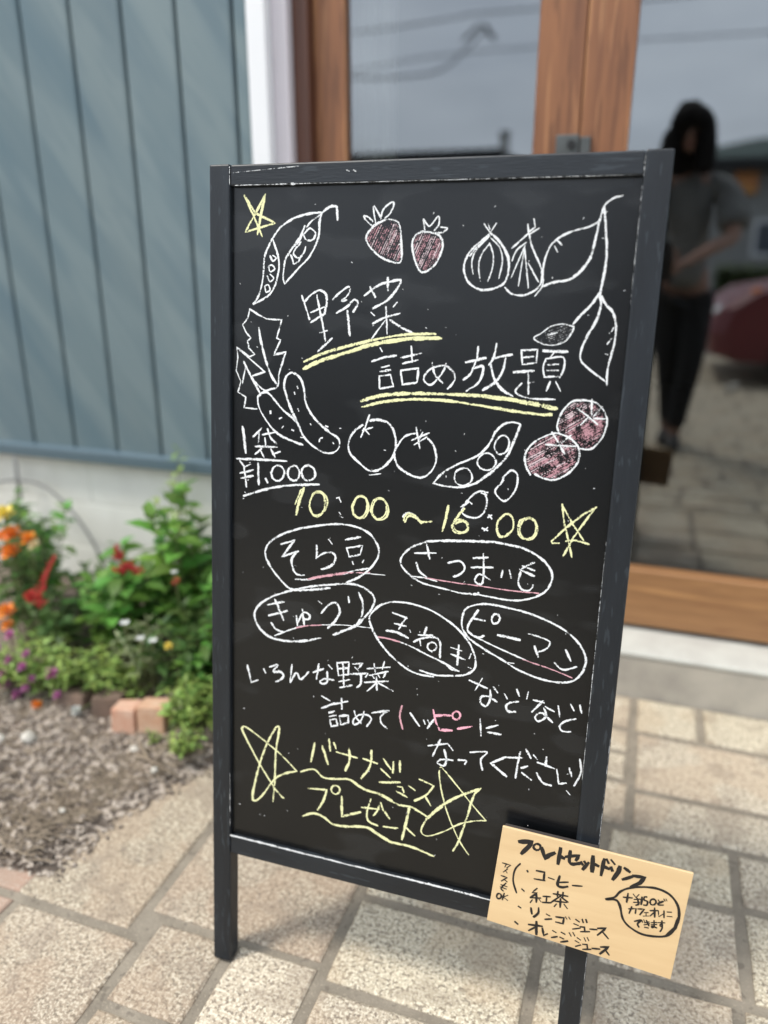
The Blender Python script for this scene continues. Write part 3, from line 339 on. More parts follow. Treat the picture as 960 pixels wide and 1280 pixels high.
INK = '''
marker_lettering|w35l3696 6767 3827 6734 3802 6795 3731 6900;w23s3887 6747 3868 6752 3854 6768 3848 6786 3852 6803 3864 6814 3881 6819 3900 6812 3914 6796 3918 6777 3914 6759 3901 6748 3882 6747;w35l3931 6780 3974 6896 4022 6843;w30l3977 6873 4066 6804;w35l4120 6736 4109 6921;w29l4106 6824 4166 6843;w29l4180 6821 4308 6771 4283 6835;w29s4220 6743 4219 6862 4250 6886 4327 6858;w26l4335 6840 4354 6867;w26l4366 6826 4382 6849;w29l4408 6829 4359 6920;w19l3897 7056 3982 7053 3981 7153;w18l3883 7157 3994 7149;w19l4027 7104 4085 7111;w23s4139 7054 4125 7161 4169 7179 4229 7154;w19l4132 7134 4229 7105;w19l4274 7131 4369 7113;w23l3805 7081 3813 7095;w18s3728 7018 3677 7108 3669 7243 3714 7374;w22l3766 7312 3792 7330;w18l3923 7260 3875 7324 3928 7318 3860 7387;w18l3860 7390 3968 7365;w21l3922 7331 3927 7427;w16l3884 7408 3865 7448;w16l3951 7382 3974 7408;w18l3990 7337 4064 7322;w18l4028 7332 4027 7402;w18l3989 7410 4077 7391;w19l4091 7278 4239 7267;w19l4136 7238 4134 7299;w19l4188 7234 4187 7301;w19l4166 7285 4076 7388;w19l4169 7295 4247 7337;w18l4113 7361 4233 7344;w23l4169 7317 4173 7417;w18l4132 7389 4113 7425;w18l4209 7370 4246 7412;w22l3745 7527 3771 7539;w22l3877 7509 3892 7578;w22s3956 7484 3956 7550 3912 7610;w18l4040 7536 4077 7548;w18l4031 7603 4099 7578;w20l4140 7541 4221 7531 4217 7603;w18l4142 7602 4220 7602;w14l4236 7513 4252 7536;w14l4269 7506 4285 7529;w18l4341 7513 4380 7532;w18l4327 7570 4373 7579;w20l4321 7637 4394 7604;w14l4407 7491 4423 7531;w14l4438 7485 4453 7522;w22l3722 7722 3756 7743;w20l3866 7714 4012 7694;w24l3947 7656 3957 7810;w18l3952 7714 3874 7786;w22l4013 7714 4035 7798 4071 7767;w18l4120 7713 4158 7727;w18l4115 7800 4174 7771;w18l4209 7707 4249 7720;w18l4200 7769 4240 7780;w20l4214 7824 4284 7792;w14l4289 7688 4312 7724;w14l4326 7674 4349 7710;w18l4374 7725 4411 7742;w18l4358 7766 4398 7780;w20l4367 7832 4416 7800;w14l4443 7704 4463 7740;w14l4473 7693 4493 7726;w14l3542 7058 3629 7063 3590 7107;w14l3582 7067 3570 7101;w14l3601 7115 3559 7163;w14l3580 7140 3599 7163;w14l3538 7211 3603 7218 3545 7276;w14l3572 7248 3607 7268;w14s3596 7285 3549 7360 3576 7388;w12l3543 7319 3611 7326;w12l3538 7346 3606 7356;w17s3533 7430 3520 7437 3512 7451 3509 7467 3512 7482 3522 7493 3535 7492 3547 7484 3555 7470 3558 7453 3553 7438 3542 7431 3529 7430;w16l3587 7412 3571 7496;w15l3626 7427 3581 7462 3628 7489
marker_lettering|w34l4446 6746 4452 6922;w29l4451 6824 4508 6843;w34l4557 6751 4543 6938;w29l4548 6829 4613 6849;w25l4579 6745 4602 6785;w25l4624 6742 4661 6781;w34l4645 6859 4629 6826;w34l4714 6795 4705 6855 4660 6956;w25l4758 6798 4813 6829;w29l4753 6931 4850 6868;w28l4847 6863 4958 6851 4920 6925 4840 6993;w22s4612 7196 4697 7149 4742 7075 4814 7017 4925 6970 5074 6944 5204 6977 5292 7074 5319 7203 5295 7332 5241 7435 5132 7483 4991 7494 4869 7445 4797 7370 4758 7241 4713 7179 4616 7198;w25l5229 7438 5296 7335 5318 7218;w20l4780 7126 4864 7112;w20l4819 7072 4816 7175;w17l4870 7067 4899 7099 4923 7058;w17l4884 7125 4939 7106;w17l4882 7159 4937 7144;w17s4910 7102 4931 7161 4906 7186;w20l4956 7077 4955 7163;w17s5001 7064 4978 7071 4979 7104 5011 7114 5008 7154 4978 7163;w17s5054 7074 5042 7085 5037 7102 5037 7119 5046 7133 5060 7138 5074 7133 5084 7120 5091 7103 5088 7086 5079 7074 5065 7071 5051 7075;w15l5110 7067 5123 7088;w17s5158 7069 5117 7102 5121 7122 5163 7110;w13l5158 7042 5173 7062;w13l5178 7036 5190 7054;w17l4842 7245 4912 7222 4910 7278;w17l4869 7212 4852 7295;w17l4930 7220 4990 7206 4954 7281;w13l4994 7245 5031 7234;w13l5011 7240 5015 7278;w13l4988 7289 5043 7271;w17l5046 7208 5116 7188;w17l5085 7166 5096 7270;w15l5090 7208 5053 7268;w17l5123 7186 5133 7254 5169 7213;w17l5175 7174 5183 7251;w15l5205 7178 5245 7169;w15l5211 7225 5255 7218;w17s4911 7371 4975 7340 4944 7389 4961 7425;w14l4980 7338 4990 7360;w13l4997 7327 5007 7346;w15l5008 7358 5050 7337;w15l5006 7384 5057 7356;w15l5023 7326 5052 7382;w15l5013 7409 5049 7408;w15l5070 7340 5122 7322;w15l5073 7364 5125 7346;w15s5094 7307 5102 7377 5084 7395 5084 7376 5129 7385;w15l5132 7322 5197 7306;w15s5167 7290 5178 7370 5163 7418;w13s5169 7329 5163 7330 5159 7335 5156 7342 5157 7350 5161 7355 5167 7356 5172 7353 5177 7349 5178 7341 5177 7334 5173 7329 5168 7329;w18l4392 7589 4434 7580 4444 7625;w18l4402 7644 4491 7617;w19l4491 7586 4560 7572;w21l4566 7554 4649 7529 4571 7635;w19l4619 7583 4681 7644;w14l4402 7497 4416 7531;w14l4444 7482 4458 7516;w18l4436 7785 4479 7775 4488 7821;w18l4442 7844 4523 7819;w19l4533 7804 4609 7790;w21l4615 7763 4695 7738 4615 7846;w19l4668 7788 4707 7834'''

# ------------------------------------------------------------------ ground and paving
ground = tag(obj('ground', [(-400, -400, -0.012), (400, -400, -0.012), (400, 400, -0.012), (-400, 400, -0.012)], [(0, 1, 2, 3)], M['asphalt']), kind='structure')
paving = tag(obj('pavement', [(-4.5, -4.2, -0.004), (4.5, -4.2, -0.004), (4.5, 1.46, -0.004), (-4.5, 1.46, -0.004)], [(0, 1, 2, 3)], M['mortar']), kind='structure')
G_ = 0.0075                                # half joint width
def paver_data(x0, x1, y0, y1, rn, z=0.0, low=0.004):
    """one cast paver with softened, slightly uneven edges"""
    x0 += G_; x1 -= G_; y0 += G_; y1 -= G_
    vs = []; fs = []
    def ring(ins, z_):
        pts = []
        for (ax, ay, bx, by) in ((x0, y0, x1, y0), (x1, y0, x1, y1), (x1, y1, x0, y1), (x0, y1, x0, y0)):
            n = 4
            for i in range(n):
                t = i/n; pts.append((ax+(bx-ax)*t, ay+(by-ay)*t))
        cx, cy = (x0+x1)/2, (y0+y1)/2
        hx, hy = (x1-x0)/2, (y1-y0)/2
        out = []
        for (px, py) in pts:
            k = noise.noise(Vector((px*19, py*19, rn)))*0.0022
            qx = cx+(px-cx)*(hx-ins+k)/hx; qy = cy+(py-cy)*(hy-ins+k)/hy
            out.append((qx, qy, z_))
        return out
    r = [ring(0, -0.0038), ring(0.0005, z-0.0012-low*0.2), ring(0.0035, z)]
    for q in r: vs += q
    n = 16
    for k in range(2):
        for i in range(n):
            a = k*n+i; b = k*n+(i+1) % n; fs.append((a, b, b+n, a+n))
    fs.append(tuple(2*n+i for i in range(n)))
    return vs, fs
TILES = [(-.31, -.06, .648, .793), (-.06, .007, .655, .793), (.007, .177, .62, .786), (.177, .40, .60, .786),
         (.007, .19, .786, .932), (.19, .42, .786, .940), (.007, .19, .932, 1.052), (.19, .42, .940, 1.052),
         (-.31, -.06, .793, .93), (-.06, .007, .793, .93), (-.20, .007, .93, 1.052),
         (.040, .42, 1.052, 1.151), (.040, .40, 1.151, 1.322), (.036, .157, 1.322, 1.447), (.157, .40, 1.322, 1.447),
         (-.09, .040, 1.052, 1.168), (-.09, .036, 1.168, 1.25), (-.09, .036, 1.25, 1.325), (-.09, .036, 1.325, 1.447),
         (-.31, -.06, .40, .648), (-.06, .177, .40, .62), (.177, .42, .40, .60),
         (-.433, -.31, .40, .672), (-.550, -.433, .538, .668), (-.550, -.433, .40, .538),
         (-.575, -.31, .668, 1.052), (-.80, -.575, .633, 1.03),
         (-.755, -.550, .40, .633), 
         (.42, .66, .40, .60), (.40, .66, .60, .786), (.42, .62, .786, 1.052), (.42, .66, 1.052, 1.151), (.40, .60, 1.151, 1.322), (.40, .64, 1.322, 1.447),
         (-.42, -.20, .93, 1.052), (-.31, -.09, 1.052, 1.25), (-.31, -.09, 1.25, 1.447), (-.55, -.31, 1.052, 1.2), (-.50, -.31, 1.2, 1.447)]
for i, t in enumerate(TILES):
    if t == (-.42, -.20, .93, 1.052): t = (-.31, -.20, .93, 1.052)
    v, f = paver_data(*t, i*3.1, z=rnd.uniform(-0.0008, 0.0004))
    obj('paving_stone', v, f, M['tanpaver_shaded'] if t[0] < -.5 else M['paver'], paving)
# pavers that run under the loose soil's rim (pinkish, worn)
for t in ((-.84, -.755, .585, .633), (-.93, -.755, .633, .72), (-1.05, -.93, .60, .72), (-.93, -.84, .585, .633)):
    v, f = paver_data(*t, t[0]*40, z=0.0005)
    obj('paving_stone', v, f, M['pinkpaver'], paving)
# the rest of the paving, seen only as a reflection in the door glass: joined
def fill(x0, x1, y0, y1, vs, fs):
    y = y0
    while y < y1-0.05:
        h = min(rnd.choice((.127, .127, .254)), y1-y); x = x0-rnd.uniform(0, .1)
        while x < x1-0.05:
            wd = min(rnd.choice((.19, .254, .32, .127)), x1-x)
            v, f = paver_data(max(x, x0), x+wd, y, y+h, x*7+y)
            b = len(vs); vs += v; fs += [tuple(q+b for q in g) for g in f]
            x += wd
        y += h
vs, fs = [], []
fill(-4.4, 4.4, -4.1, .40, vs, fs); fill(.66, 4.4, .40, 1.447, vs, fs); fill(-4.4, -.755, .40, .585, vs, fs)
tag(obj('paving_stones_beyond', vs, fs, M['paver'], paving), kind='stuff')

# ------------------------------------------------------------------ garden bed
def soil_h(x, y):
    h = 0.008+0.02*noise.noise(Vector((x*5, y*5, 1.3)))+0.009*noise.noise(Vector((x*23, y*23, 4)))+0.004*noise.noise(Vector((x*70, y*70, 7)))
    h += max(0, (y-0.95))*0.05
    return max(h+0.010, 0.001)
EDGE = [(.585, -.99), (.655, -.985), (.667, -.825), (.675, -.762), (.729, -.757), (.806, -.745), (.902, -.705), (.954, -.675), (1.05, -.60), (1.2, -.52), (1.51, -.50)]
def edge_x(y):
    if y <= EDGE[0][0]: return EDGE[0][1]
    for (a, xa), (b, xb) in zip(EDGE, EDGE[1:]):
        if y <= b: return xa+(xb-xa)*(y-a)/(b-a)
    return EDGE[-1][1]
vs, fs = [], []; NX, NY = 150, 110
for j in range(NY+1):
    y = .662+(1.512-.662)*j/NY
    for i in range(NX+1):
        u = i/NX; xr = edge_x(y)+0.012*noise.noise(Vector((y*30, 0, 2)))
        x = xr-(1-u)**1.0*2.2
        e = min(1, (xr-x)/0.07, (y-.655)/0.06)
        vs.append((x, y, -0.003+(soil_h(x, y)+0.003)*max(e, 0)**0.6))
for j in range(NY):
    for i in range(NX):
        a = j*(NX+1)+i; fs.append((a, a+1, a+NX+2, a+NX+1))
soil = tag(obj('garden_soil', vs, fs, M['soil'], None, True), kind='structure')
def pebble(vs, fs, c, r, rn):
    b = len(vs); sx, sy, sz = (rn.uniform(.7, 1.3) for _ in range(3)); sz *= .6
    ico = [(0, 0, -1), (.72, -.53, -.45), (-.28, -.85, -.45), (-.89, 0, -.45), (-.28, .85, -.45), (.72, .53, -.45),
           (.28, -.85, .45), (-.72, -.53, .45), (-.72, .53, .45), (.28, .85, .45), (.89, 0, .45), (0, 0, 1)]
    a = rn.uniform(0, 6.28); ca, sa = math.cos(a), math.sin(a)
    for (x, y, z) in ico:
        q = rn.uniform(.8, 1.15); x *= sx*q*r; y *= sy*q*r; z *= sz*q*r
        vs.append((c[0]+x*ca-y*sa, c[1]+x*sa+y*ca, c[2]+z))
    for f in ((0, 1, 2), (1, 0, 5), (0, 2, 3), (0, 3, 4), (0, 4, 5), (1, 5, 10), (2, 1, 6), (3, 2, 7), (4, 3, 8), (5, 4, 9), (1, 10, 6), (2, 6, 7),
              (3, 7, 8), (4, 8, 9), (5, 9, 10), (6, 10, 11), (7, 6, 11), (8, 7, 11), (9, 8, 11), (10, 9, 11)): fs.append(tuple(b+i for i in f))
vs, fs = [], []; rp = random.Random(5)
for k in range(22000):
    y = rp.uniform(.655, 1.12); q_ = rp.random(); x = edge_x(y)+0.01-abs(rp.gauss(0, 1))*0.22 if q_ < .5 else (edge_x(y)+rp.gauss(0, .016) if q_ < .62 else rp.uniform(-1.35, edge_x(y)))
    pebble(vs, fs, (x, y, soil_h(x, y)*min(1, max(0.0, (edge_x(y)-x)/0.06))**.6+0.001), rp.choice((.0012, .0016, .0022, .0035) if edge_x(y)-x < .03 else (.0016, .0024, .0035, (.0052 if rp.random() < .25 else .0028))), rp)
tag(obj('gravel', vs, fs, M['pebble']), 'small grey and brown stones and crumbs of dry earth mixed on the bare soil', 'gravel', kind='stuff')
vs, fs = [], []
for k in range(3400):                      # dry stalks and bark fibres
    y = rp.uniform(.67, 1.1); x = rp.uniform(-1.3, edge_x(y)-.01) if rp.random() < .6 else edge_x(y)-.02-abs(rp.gauss(0, .05)); a = rp.uniform(0, 3.14); l = rp.uniform(.006, .028)
    z = soil_h(x, y)*min(1, max(0.0, (edge_x(y)-x)/0.06))**.6+.002
    tube_data([(x, y, z), (x+math.cos(a)*l*.5, y+math.sin(a)*l*.5, z+rp.uniform(0, .004)), (x+math.cos(a)*l, y+math.sin(a)*l, z-.001)], rp.uniform(.0006, .0014), 4, vs, fs)
tag(obj('dry_mulch', vs, fs, M['twig']), 'scattered dry stalks and bark fibres lying on the soil of the bed', 'mulch', kind='stuff')
for (x, y, r, lab) in ((-.985, .905, .015, 'largest white stone lying on the bare soil at the left'), (-1.035, .885, .012, 'white stone at the very left end of the bare soil'),
                       (-.722, .905, .010, 'whitish stone on the soil just below the two terracotta bricks'), (-.80, .955, .009, 'small pale stone on the soil just left of the terracotta bricks'),
                       (-.80, .775, .008, 'small pale stone in the middle of the gravel near its edge')):
    v, f = [], []; pebble(v, f, (x, y, soil_h(x, y)+r*.35), r, rp); bm = bmesh.new()
    bv = [bm.verts.new(q) for q in v]; [bm.faces.new([bv[i] for i in g]) for g in f]
    bmesh.ops.subdivide_edges(bm, edges=bm.edges[:], cuts=2, smooth=1.0)
    tag(bmobj('stone', bm, M['whitestone'], None, True), lab, 'stone', 'pale stones on the soil')
def brick_obj(x, y, a, l, d, h, m, lab, grp, tilt=0):
    bm = boxbm([boxc(-l/2, l/2, -d/2, d/2, -h*.45, h*.55)], 0.003)
    for v in bm.verts:
        v.co += Vector([noise.noise(v.co*60+Vector((x*9, i, y)))*0.0018 for i in range(3)])
    bm.transform(Matrix.Translation((x, y, soil_h(x, y)+h*.2)) @ Matrix.Rotation(a, 4, 'Z') @ Matrix.Rotation(tilt, 4, 'X'))
    tag(bmobj('brick', bm, m), lab, 'brick', grp)
g_ = 'bricks edging the planting'
brick_obj(-.848, 1.004, R(16), .044, .045, .062, M['brick'], 'left one of the two terracotta edging bricks standing together', g_, R(-8))
brick_obj(-.798, 1.018, R(16), .050, .045, .064, M['brick'], 'right one of the two terracotta edging bricks standing together', g_, R(-8))
brick_obj(-.912, 1.036, R(22), .056, .045, .042, M['oldbrick'], 'dark weathered brick left of the terracotta pair, soil on it', g_, R(-12))
brick_obj(-.982, 1.024, R(8), .062, .045, .026, M['oldbrick'], 'dark brick half sunk under the magenta flowers', g_, R(-15))
for pts, lab in (([(-.80, .965, .03), (-.76, .935, .025), (-.72, .905, .018), (-.685, .885, .012)], 'longer dry twig lying below the terracotta bricks'),
                 ([(-.775, .925, .028), (-.73, .918, .026), (-.68, .915, .010)], 'shorter bent twig crossing the soil near the board'),):
    tag(tube('twig', pts, [.0028, .0024, .0018, .0012][:len(pts)], M['twig'], None, 5), lab, 'twig', 'dry twigs on the soil')

# ------------------------------------------------------------------ plants
def leaf_mesh(name, l, wd, m, fold=0.25, droop=0.35, teeth=0):
    vs, fs = [], []; n = 6
    for i in range(n+1):
        t = i/n; wv = wd*math.sin(math.pi*min(1, t**0.75))**0.9*0.5 if 0 < t < 1 else 0.0004
        if teeth and 0 < i < n: wv *= 1+0.14*(-1)**i
        z = -droop*l*t*t; y = l*t
        vs += [(-wv, y, z+fold*wv), (0, y, z), (wv, y, z+fold*wv)]
    for i in range(n):
        a = i*3; fs += [(a, a+1, a+4, a+3), (a+1, a+2, a+5, a+4)]
    me = bpy.data.meshes.new(name); me.from_pydata(vs, [], fs); me.materials.append(m)
    me.polygons.foreach_set('use_smooth', [True]*len(me.polygons)); return me
LM = {'broad': leaf_mesh('broad_leaf', 1, .58, M['leaf_broad'], teeth=1), 'dark': leaf_mesh('dark_leaf', 1, .5, M['leaf_dark']),
      'lime': leaf_mesh('lime_leaf', 1, .42, M['leaf_lime']), 'grey': leaf_mesh('grey_leaf', 1, .28, M['leaf_grey'], droop=.15)}
def put(me, name, parent, loc, yaw, pitch, s, roll=0):
    o = bpy.data.objects.new(name, me); link(o, parent)
    o.location = Vector(loc)-ORG[parent]
    o.rotation_euler = (Matrix.Rotation(yaw, 3, 'Z') @ Matrix.Rotation(pitch, 3, 'X') @ Matrix.Rotation(roll, 3, 'Y')).to_euler()
    o.scale = (s, s, s); return o
def blossom(name, parent, c, r, m, kind='ball', seed=0):
    """a flower head: many small cupped petals round a centre"""
    rn = random.Random(seed); vs, fs = [], []
    if kind == 'ball': dirs = [(a*2.399+rn.uniform(-.2, .2), math.acos(1-1.3*(a+.5)/16)) for a in range(16)]
    else: dirs = [(a*6.283/kind, R(68)) for a in range(kind)]
    for (az, po) in dirs:
        d = Vector((math.cos(az)*math.sin(po), math.sin(az)*math.sin(po), math.cos(po))); s = Vector((-math.sin(az), math.cos(az), 0)); u = d.cross(s)
        b = len(vs); q = r*rn.uniform(.85, 1.1); wd = q*.36 if kind == 'ball' else q*.42
        C0 = Vector(c)
        for (t, ww, up_) in ((.15, .3, 0), (.6, 1, .08), (1, .75, -.02)):
            for sg in (-1, 1): vs.append(C0+d*q*t+s*wd*ww*sg-u*q*up_)
        fs += [(b, b+1, b+3, b+2), (b+2, b+3, b+5, b+4)]
    return obj(name, vs, fs, m, parent, True)
def spike(name, parent, pts, r, m, seed=0):
    """salvia flower spike: tubular florets whorled along a stalk"""
    rn = random.Random(seed); P = crom(pts, 4); vs, fs = tube_data(P, .0012, 5)
    for i, p in enumerate(P):
        k = r*(1.1-.6*i/len(P))
        for a in range(5):
            an = a*1.257+i*.7; d = Vector((math.cos(an), math.sin(an), rn.uniform(.3, .9))).normalized()
            k2 = k*rn.uniform(.6, 1.25); s_ = d.cross(Vector((0, 0, 1))).normalized(); u_ = d.cross(s_); q = p+Vector((rn.uniform(-1, 1), rn.uniform(-1, 1), rn.uniform(-1, 1)))*k*.25
            for w1, w2 in ((s_, u_), (u_, -s_), ((s_+u_)*.7, (u_-s_)*.7)):
                b = len(vs); vs += [q, q+d*k2*.5+w1*k*.24, q+d*k2+w2*k*.12, q+d*k2*.6-w1*k*.20]; fs.append((b, b+1, b+2, b+3))
    return obj(name, vs, fs, m, parent, True)
def plant(name, base, height, spread, stems, pairs, leaf, size, lab, cat, seed, grp=None, lean=(0, 0), top=1.0, flowers=()):
    rn = random.Random(seed); b = Vector((base[0], base[1], soil_h(*base)-.002))
    t = thing(name, b, lab, cat, grp); sv, sf = [], []
    for k in range(stems):
        a = k*2.399+rn.uniform(-.4, .4); rr = spread*math.sqrt((k+.5)/stems)
        h = height*rn.uniform(.62, 1.0)*(1-.25*rr/max(spread, .001))
        p0 = b+Vector((math.cos(a)*rr*.25, math.sin(a)*rr*.25, -.004))
        p2 = b+Vector((math.cos(a)*rr+lean[0], math.sin(a)*rr+lean[1], h))
        p1 = (p0+p2)/2+Vector((rn.uniform(-.1, .1)*spread, rn.uniform(-.1, .1)*spread, h*.08))
        P = crom([p0, p1, p2], 6); n = len(P)
        tube_data(P, [.0022-.0013*i/n for i in range(n)], 5, sv, sf)
        for j in range(pairs):
            tt = .22+.78*(j+.6)/pairs; p = P[min(int(tt*(n-1)), n-1)].lerp(P[min(int(tt*(n-1))+1, n-1)], (tt*(n-1)) % 1)
            ya = j*1.57+k+rn.uniform(-.3, .3)
            for sgn in (0, math.pi):
                s = size*rn.uniform(.65, 1.15)*(1-.42*tt*top)
                put(LM[leaf], 'leaf', t, p, ya+sgn, R(rn.uniform(-5, 42)), s, R(rn.uniform(-18, 18)))
        for q in range(2): put(LM[leaf], 'leaf', t, P[-1], rn.uniform(0, 6.28), R(rn.uniform(35, 65)), size*.45)
    obj('stem', sv, sf, M['stem'], t, True)
    for fl in flowers:
        if fl[0] == 'spike': spike('flower_spike', t, fl[1], fl[2], M[fl[3]], seed)
        else:
            c = Vector(fl[1]); fb = b+Vector(((c.x-b.x)*.4, (c.y-b.y)*.4, 0)); v, f = tube_data(crom([fb, (fb+c)/2+Vector((0, 0, .01)), c], 4), .0012, 5)
            st = obj('flower_stalk', v, f, M['stem'], t, True); blossom('flower_head', st, c, fl[2], M[fl[3]], fl[4] if len(fl) > 4 else 'ball', seed)
    return t
g1 = 'flowering plants in the bed'; g2 = 'low plants along the front of the bed'; g3 = 'seedlings at the rim of the soil'
plant('leafy_shrub', (-.865, 1.25), .41, .085, 14, 7, 'broad', .084, 'tallest green leafy plant, right beside the board, climbing up the pale footing', 'plant', 1, g1,
      flowers=[('f', (-.825, 1.16, .247), .009, 'red'), ('f', (-.80, 1.12, .285), .007, 'petal_white', 5)])
plant('climbing_vine', (-.995, 1.44), .42, .050, 6, 9, 'lime', .036, 'thin pale green vine reaching up to the bottom edge of the blue siding', 'vine', 2, g1, top=.3, lean=(-.01, 0))
plant('salvia_plant', (-.975, 1.21), .26, .105, 14, 6, 'broad', .080, 'bright green salvia with a flat red flower cluster, in the middle of the bed', 'plant', 3, g1,
      flowers=[('spike', [(-.920, 1.12, .268), (-.900, 1.12, .282), (-.880, 1.12, .272)], .018, 'red'), ('spike', [(-.921, 1.12, .295), (-.922, 1.12, .308), (-.923, 1.12, .322)], .011, 'red')])
plant('red_salvia_plant', (-1.12, 1.17), .19, .085, 11, 5, 'dark', .052, 'dusky green salvia carrying one long leaning red flower spike', 'plant', 4, g1,
      flowers=[('spike', [(-1.10, 1.09, .185), (-1.094, 1.09, .215), (-1.072, 1.09, .255), (-1.045, 1.09, .295)], .013, 'red'), ('spike', [(-1.115, 1.085, .195), (-1.113, 1.085, .205), (-1.112, 1.085, .213)], .015, 'red')])
plant('marigold_plant', (-1.24, 1.20), .37, .085, 12, 7, 'dark', .060, 'tall marigold plant with orange and pale yellow flowers at the left edge', 'plant', 5, g1,
      flowers=[('f', (-1.172, 1.12, .316), .020, 'orange'), ('f', (-1.143, 1.13, .306), .017, 'orange'), ('f', (-1.184, 1.12, .276), .020, 'orange'), ('f', (-1.198, 1.12, .308), .014, 'orange'), ('f', (-1.126, 1.125, .296), .012, 'cream'),
               ('f', (-1.185, 1.12, .355), .022, 'yellow'), ('f', (-1.221, 1.12, .137), .020, 'orange'), ('f', (-1.224, 1.12, .105), .014, 'orange')])
plant('bushy_plant', (-1.33, 1.33), .33, .10, 11, 6, 'broad', .060, 'green bushy plant behind the marigolds under the wire hoop', 'plant', 15, g1)
plant('bushy_plant', (-1.11, 1.31), .17, .09, 10, 5, 'dark', .056, 'low dark bushy plant at the foot of the pale footing, behind the red spike', 'plant', 16, g1)
for i, (x, y, h, lab, ht) in enumerate(((-1.13, 1.045, .11, 'low lime green plant with magenta flowers at the left edge of the bed', [(-1.13, .13, .011), (-1.075, .10, .010), (-1.06, .13, .009), (-1.119, .055, .011), (-1.10, .035, .011), (-1.091, .165, .011), (-1.103, .11, .010), (-1.126, .075, .011), (-1.135, .05, .010)]),
                             (-1.035, 1.055, .115, 'low lime green plant with the brightest magenta flower and an orange one below it', [(-1.005, .10, .013), (-1.056, .078, .009), (-1.0, .055, .009), (-1.075, .055, .009)]),
                             (-.955, 1.09, .095, 'low lime green plant without open flowers, left of the grey stems', []))):
    fl = [('f', (a_, 1.0, c_), r_, 'magenta') for a_, c_, r_ in ht]
    if i == 1: fl += [('f', (-1.043, .99, .028), .012, 'orange')]
    plant('flowering_groundcover', (x, y), h, .09, 17, 6, 'lime', .034, lab, 'plant', 20+i, g2, flowers=fl)
plant('grey_stemmed_plant', (-.885, 1.12), .17, .07, 13, 7, 'grey', .030, 'thin grey green stalks with small white flowers in front of the shrub', 'plant', 6, g2, top=.5,
      flowers=[('f', (-.868, 1.05, .202), .010, 'petal_white', 5), ('f', (-.837, 1.05, .176), .009, 'petal_white', 5), ('f', (-.81, 1.05, .176), .009, 'petal_white', 5), ('f', (-.951, .99, .035), .011, 'petal_white')])
plant('dark_leafy_plant', (-.78, 1.13), .22, .085, 13, 7, 'dark', .054, 'dark green leafy plant with one yellow flower behind the terracotta bricks', 'plant', 7, g2,
      flowers=[('f', (-.769, 1.04, .178), .008, 'yellow')])
plant('dark_leafy_plant', (-.70, 1.18), .27, .08, 12, 7, 'broad', .068, 'leafy plant close behind the left leg of the board', 'plant', 8, g2)
plant('small_green_plant', (-.720, 1.035), .125, .060, 16, 5, 'lime', .038, 'small bright green plant against the board, right of the bricks', 'plant', 9, g3)
plant('small_green_plant', (-.700, .965), .050, .034, 12, 3, 'lime', .022, 'tiny yellow green weed where the soil meets the paving by the board', 'plant', 10, g3)
plant('bushy_plant', (-.745, 1.12), .17, .07, 12, 6, 'broad', .046, 'low dense leafy plant filling the gap between the bricks and the board', 'plant', 17, g2)
plant('small_green_plant', (-.772, .975), .028, .014, 5, 2, 'lime', .013, 'tiny sprout just below the right terracotta brick', 'plant', 11, g3)
plant('small_green_plant', (-.855, .995), .040, .010, 3, 2, 'lime', .013, 'single sprout in front of the dark weathered brick', 'plant', 12, g3)
plant('small_green_plant', (-.90, 1.075), .05, .05, 10, 3, 'lime', .024, 'light green seedlings behind the dark weathered brick', 'plant', 13, g3)
# wire hoop and hanging wire in front of the footing
hoop = thing('wire_hoop', (-1.5, 1.47, 0.0), 'thin grey arched wire hoop standing in the bed before the pale footing', 'wire hoop')
tube('arch', crom([(-1.80, 1.46, .12), (-1.72, 1.465, .215), (-1.62, 1.47, .27), (-1.50, 1.475, .298), (-1.41, 1.475, .288), (-1.325, 1.47, .226), (-1.262, 1.465, .13), (-1.235, 1.46, .02)], 6), .0035, M['wire'], hoop, 6)
tube('post', [(-1.495, 1.475, .25), (-1.497, 1.478, .36)], .0045, M['wire'], hoop, 6)

# ------------------------------------------------------------------ building
fw_ = thing('foundation_wall', (-1.5, 1.51, 0), 'pale concrete block footing below the blue siding', 'wall')
for row, (z0, z1) in enumerate(((-.02, .125), (.125, .245), (.245, .385))):
    x = -3.2+row*.17
    while x < -.72:
        x1 = min(x+.39, -.70)
        bm = boxbm([boxc(x+.0015, x1-.0015, 1.510+rnd.uniform(0, .001), 1.60, z0+.0015, z1-.0015)], .0022)
        bmobj('concrete_block', bm, M['concrete'], fw_); x += .39
box('mortar_bed', -3.2, -.702, 1.5125, 1.59, -.02, .383, M['concrete'], fw_)
sw = thing('siding_wall', (-1.5, 1.5, .387), 'weathered blue grey wall of vertical boards left of the door, soft shade painted in', 'wall')
xg = -.820
x = xg
edges = [-.786, xg]
while x > -3.2: x -= .1235; edges.append(x)
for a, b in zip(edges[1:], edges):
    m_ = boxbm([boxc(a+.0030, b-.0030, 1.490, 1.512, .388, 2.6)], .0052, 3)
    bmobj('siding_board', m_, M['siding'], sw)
box('backing', -3.3, -.79, 1.503, 1.54, .39, 2.59, M['darkmetal'], sw)
bm = bmesh.new()
prof = [(1.4895, .396), (1.480, .393), (1.478, .389), (1.478, .366), (1.480, .3635), (1.484, .366), (1.506, .367), (1.506, .392)]
a = [bm.verts.new((-3.3, y, z)) for y, z in prof]; b = [bm.verts.new((-.784, y, z)) for y, z in prof]
for i in range(len(prof)): j = (i+1) % len(prof); bm.faces.new((a[i], b[i], b[j], a[j]))
bm.faces.new(a[::-1]); bm.faces.new(b); bmesh.ops.recalc_face_normals(bm, faces=bm.faces[:])
bmobj('drip_flashing', bm, M['flash'], sw)
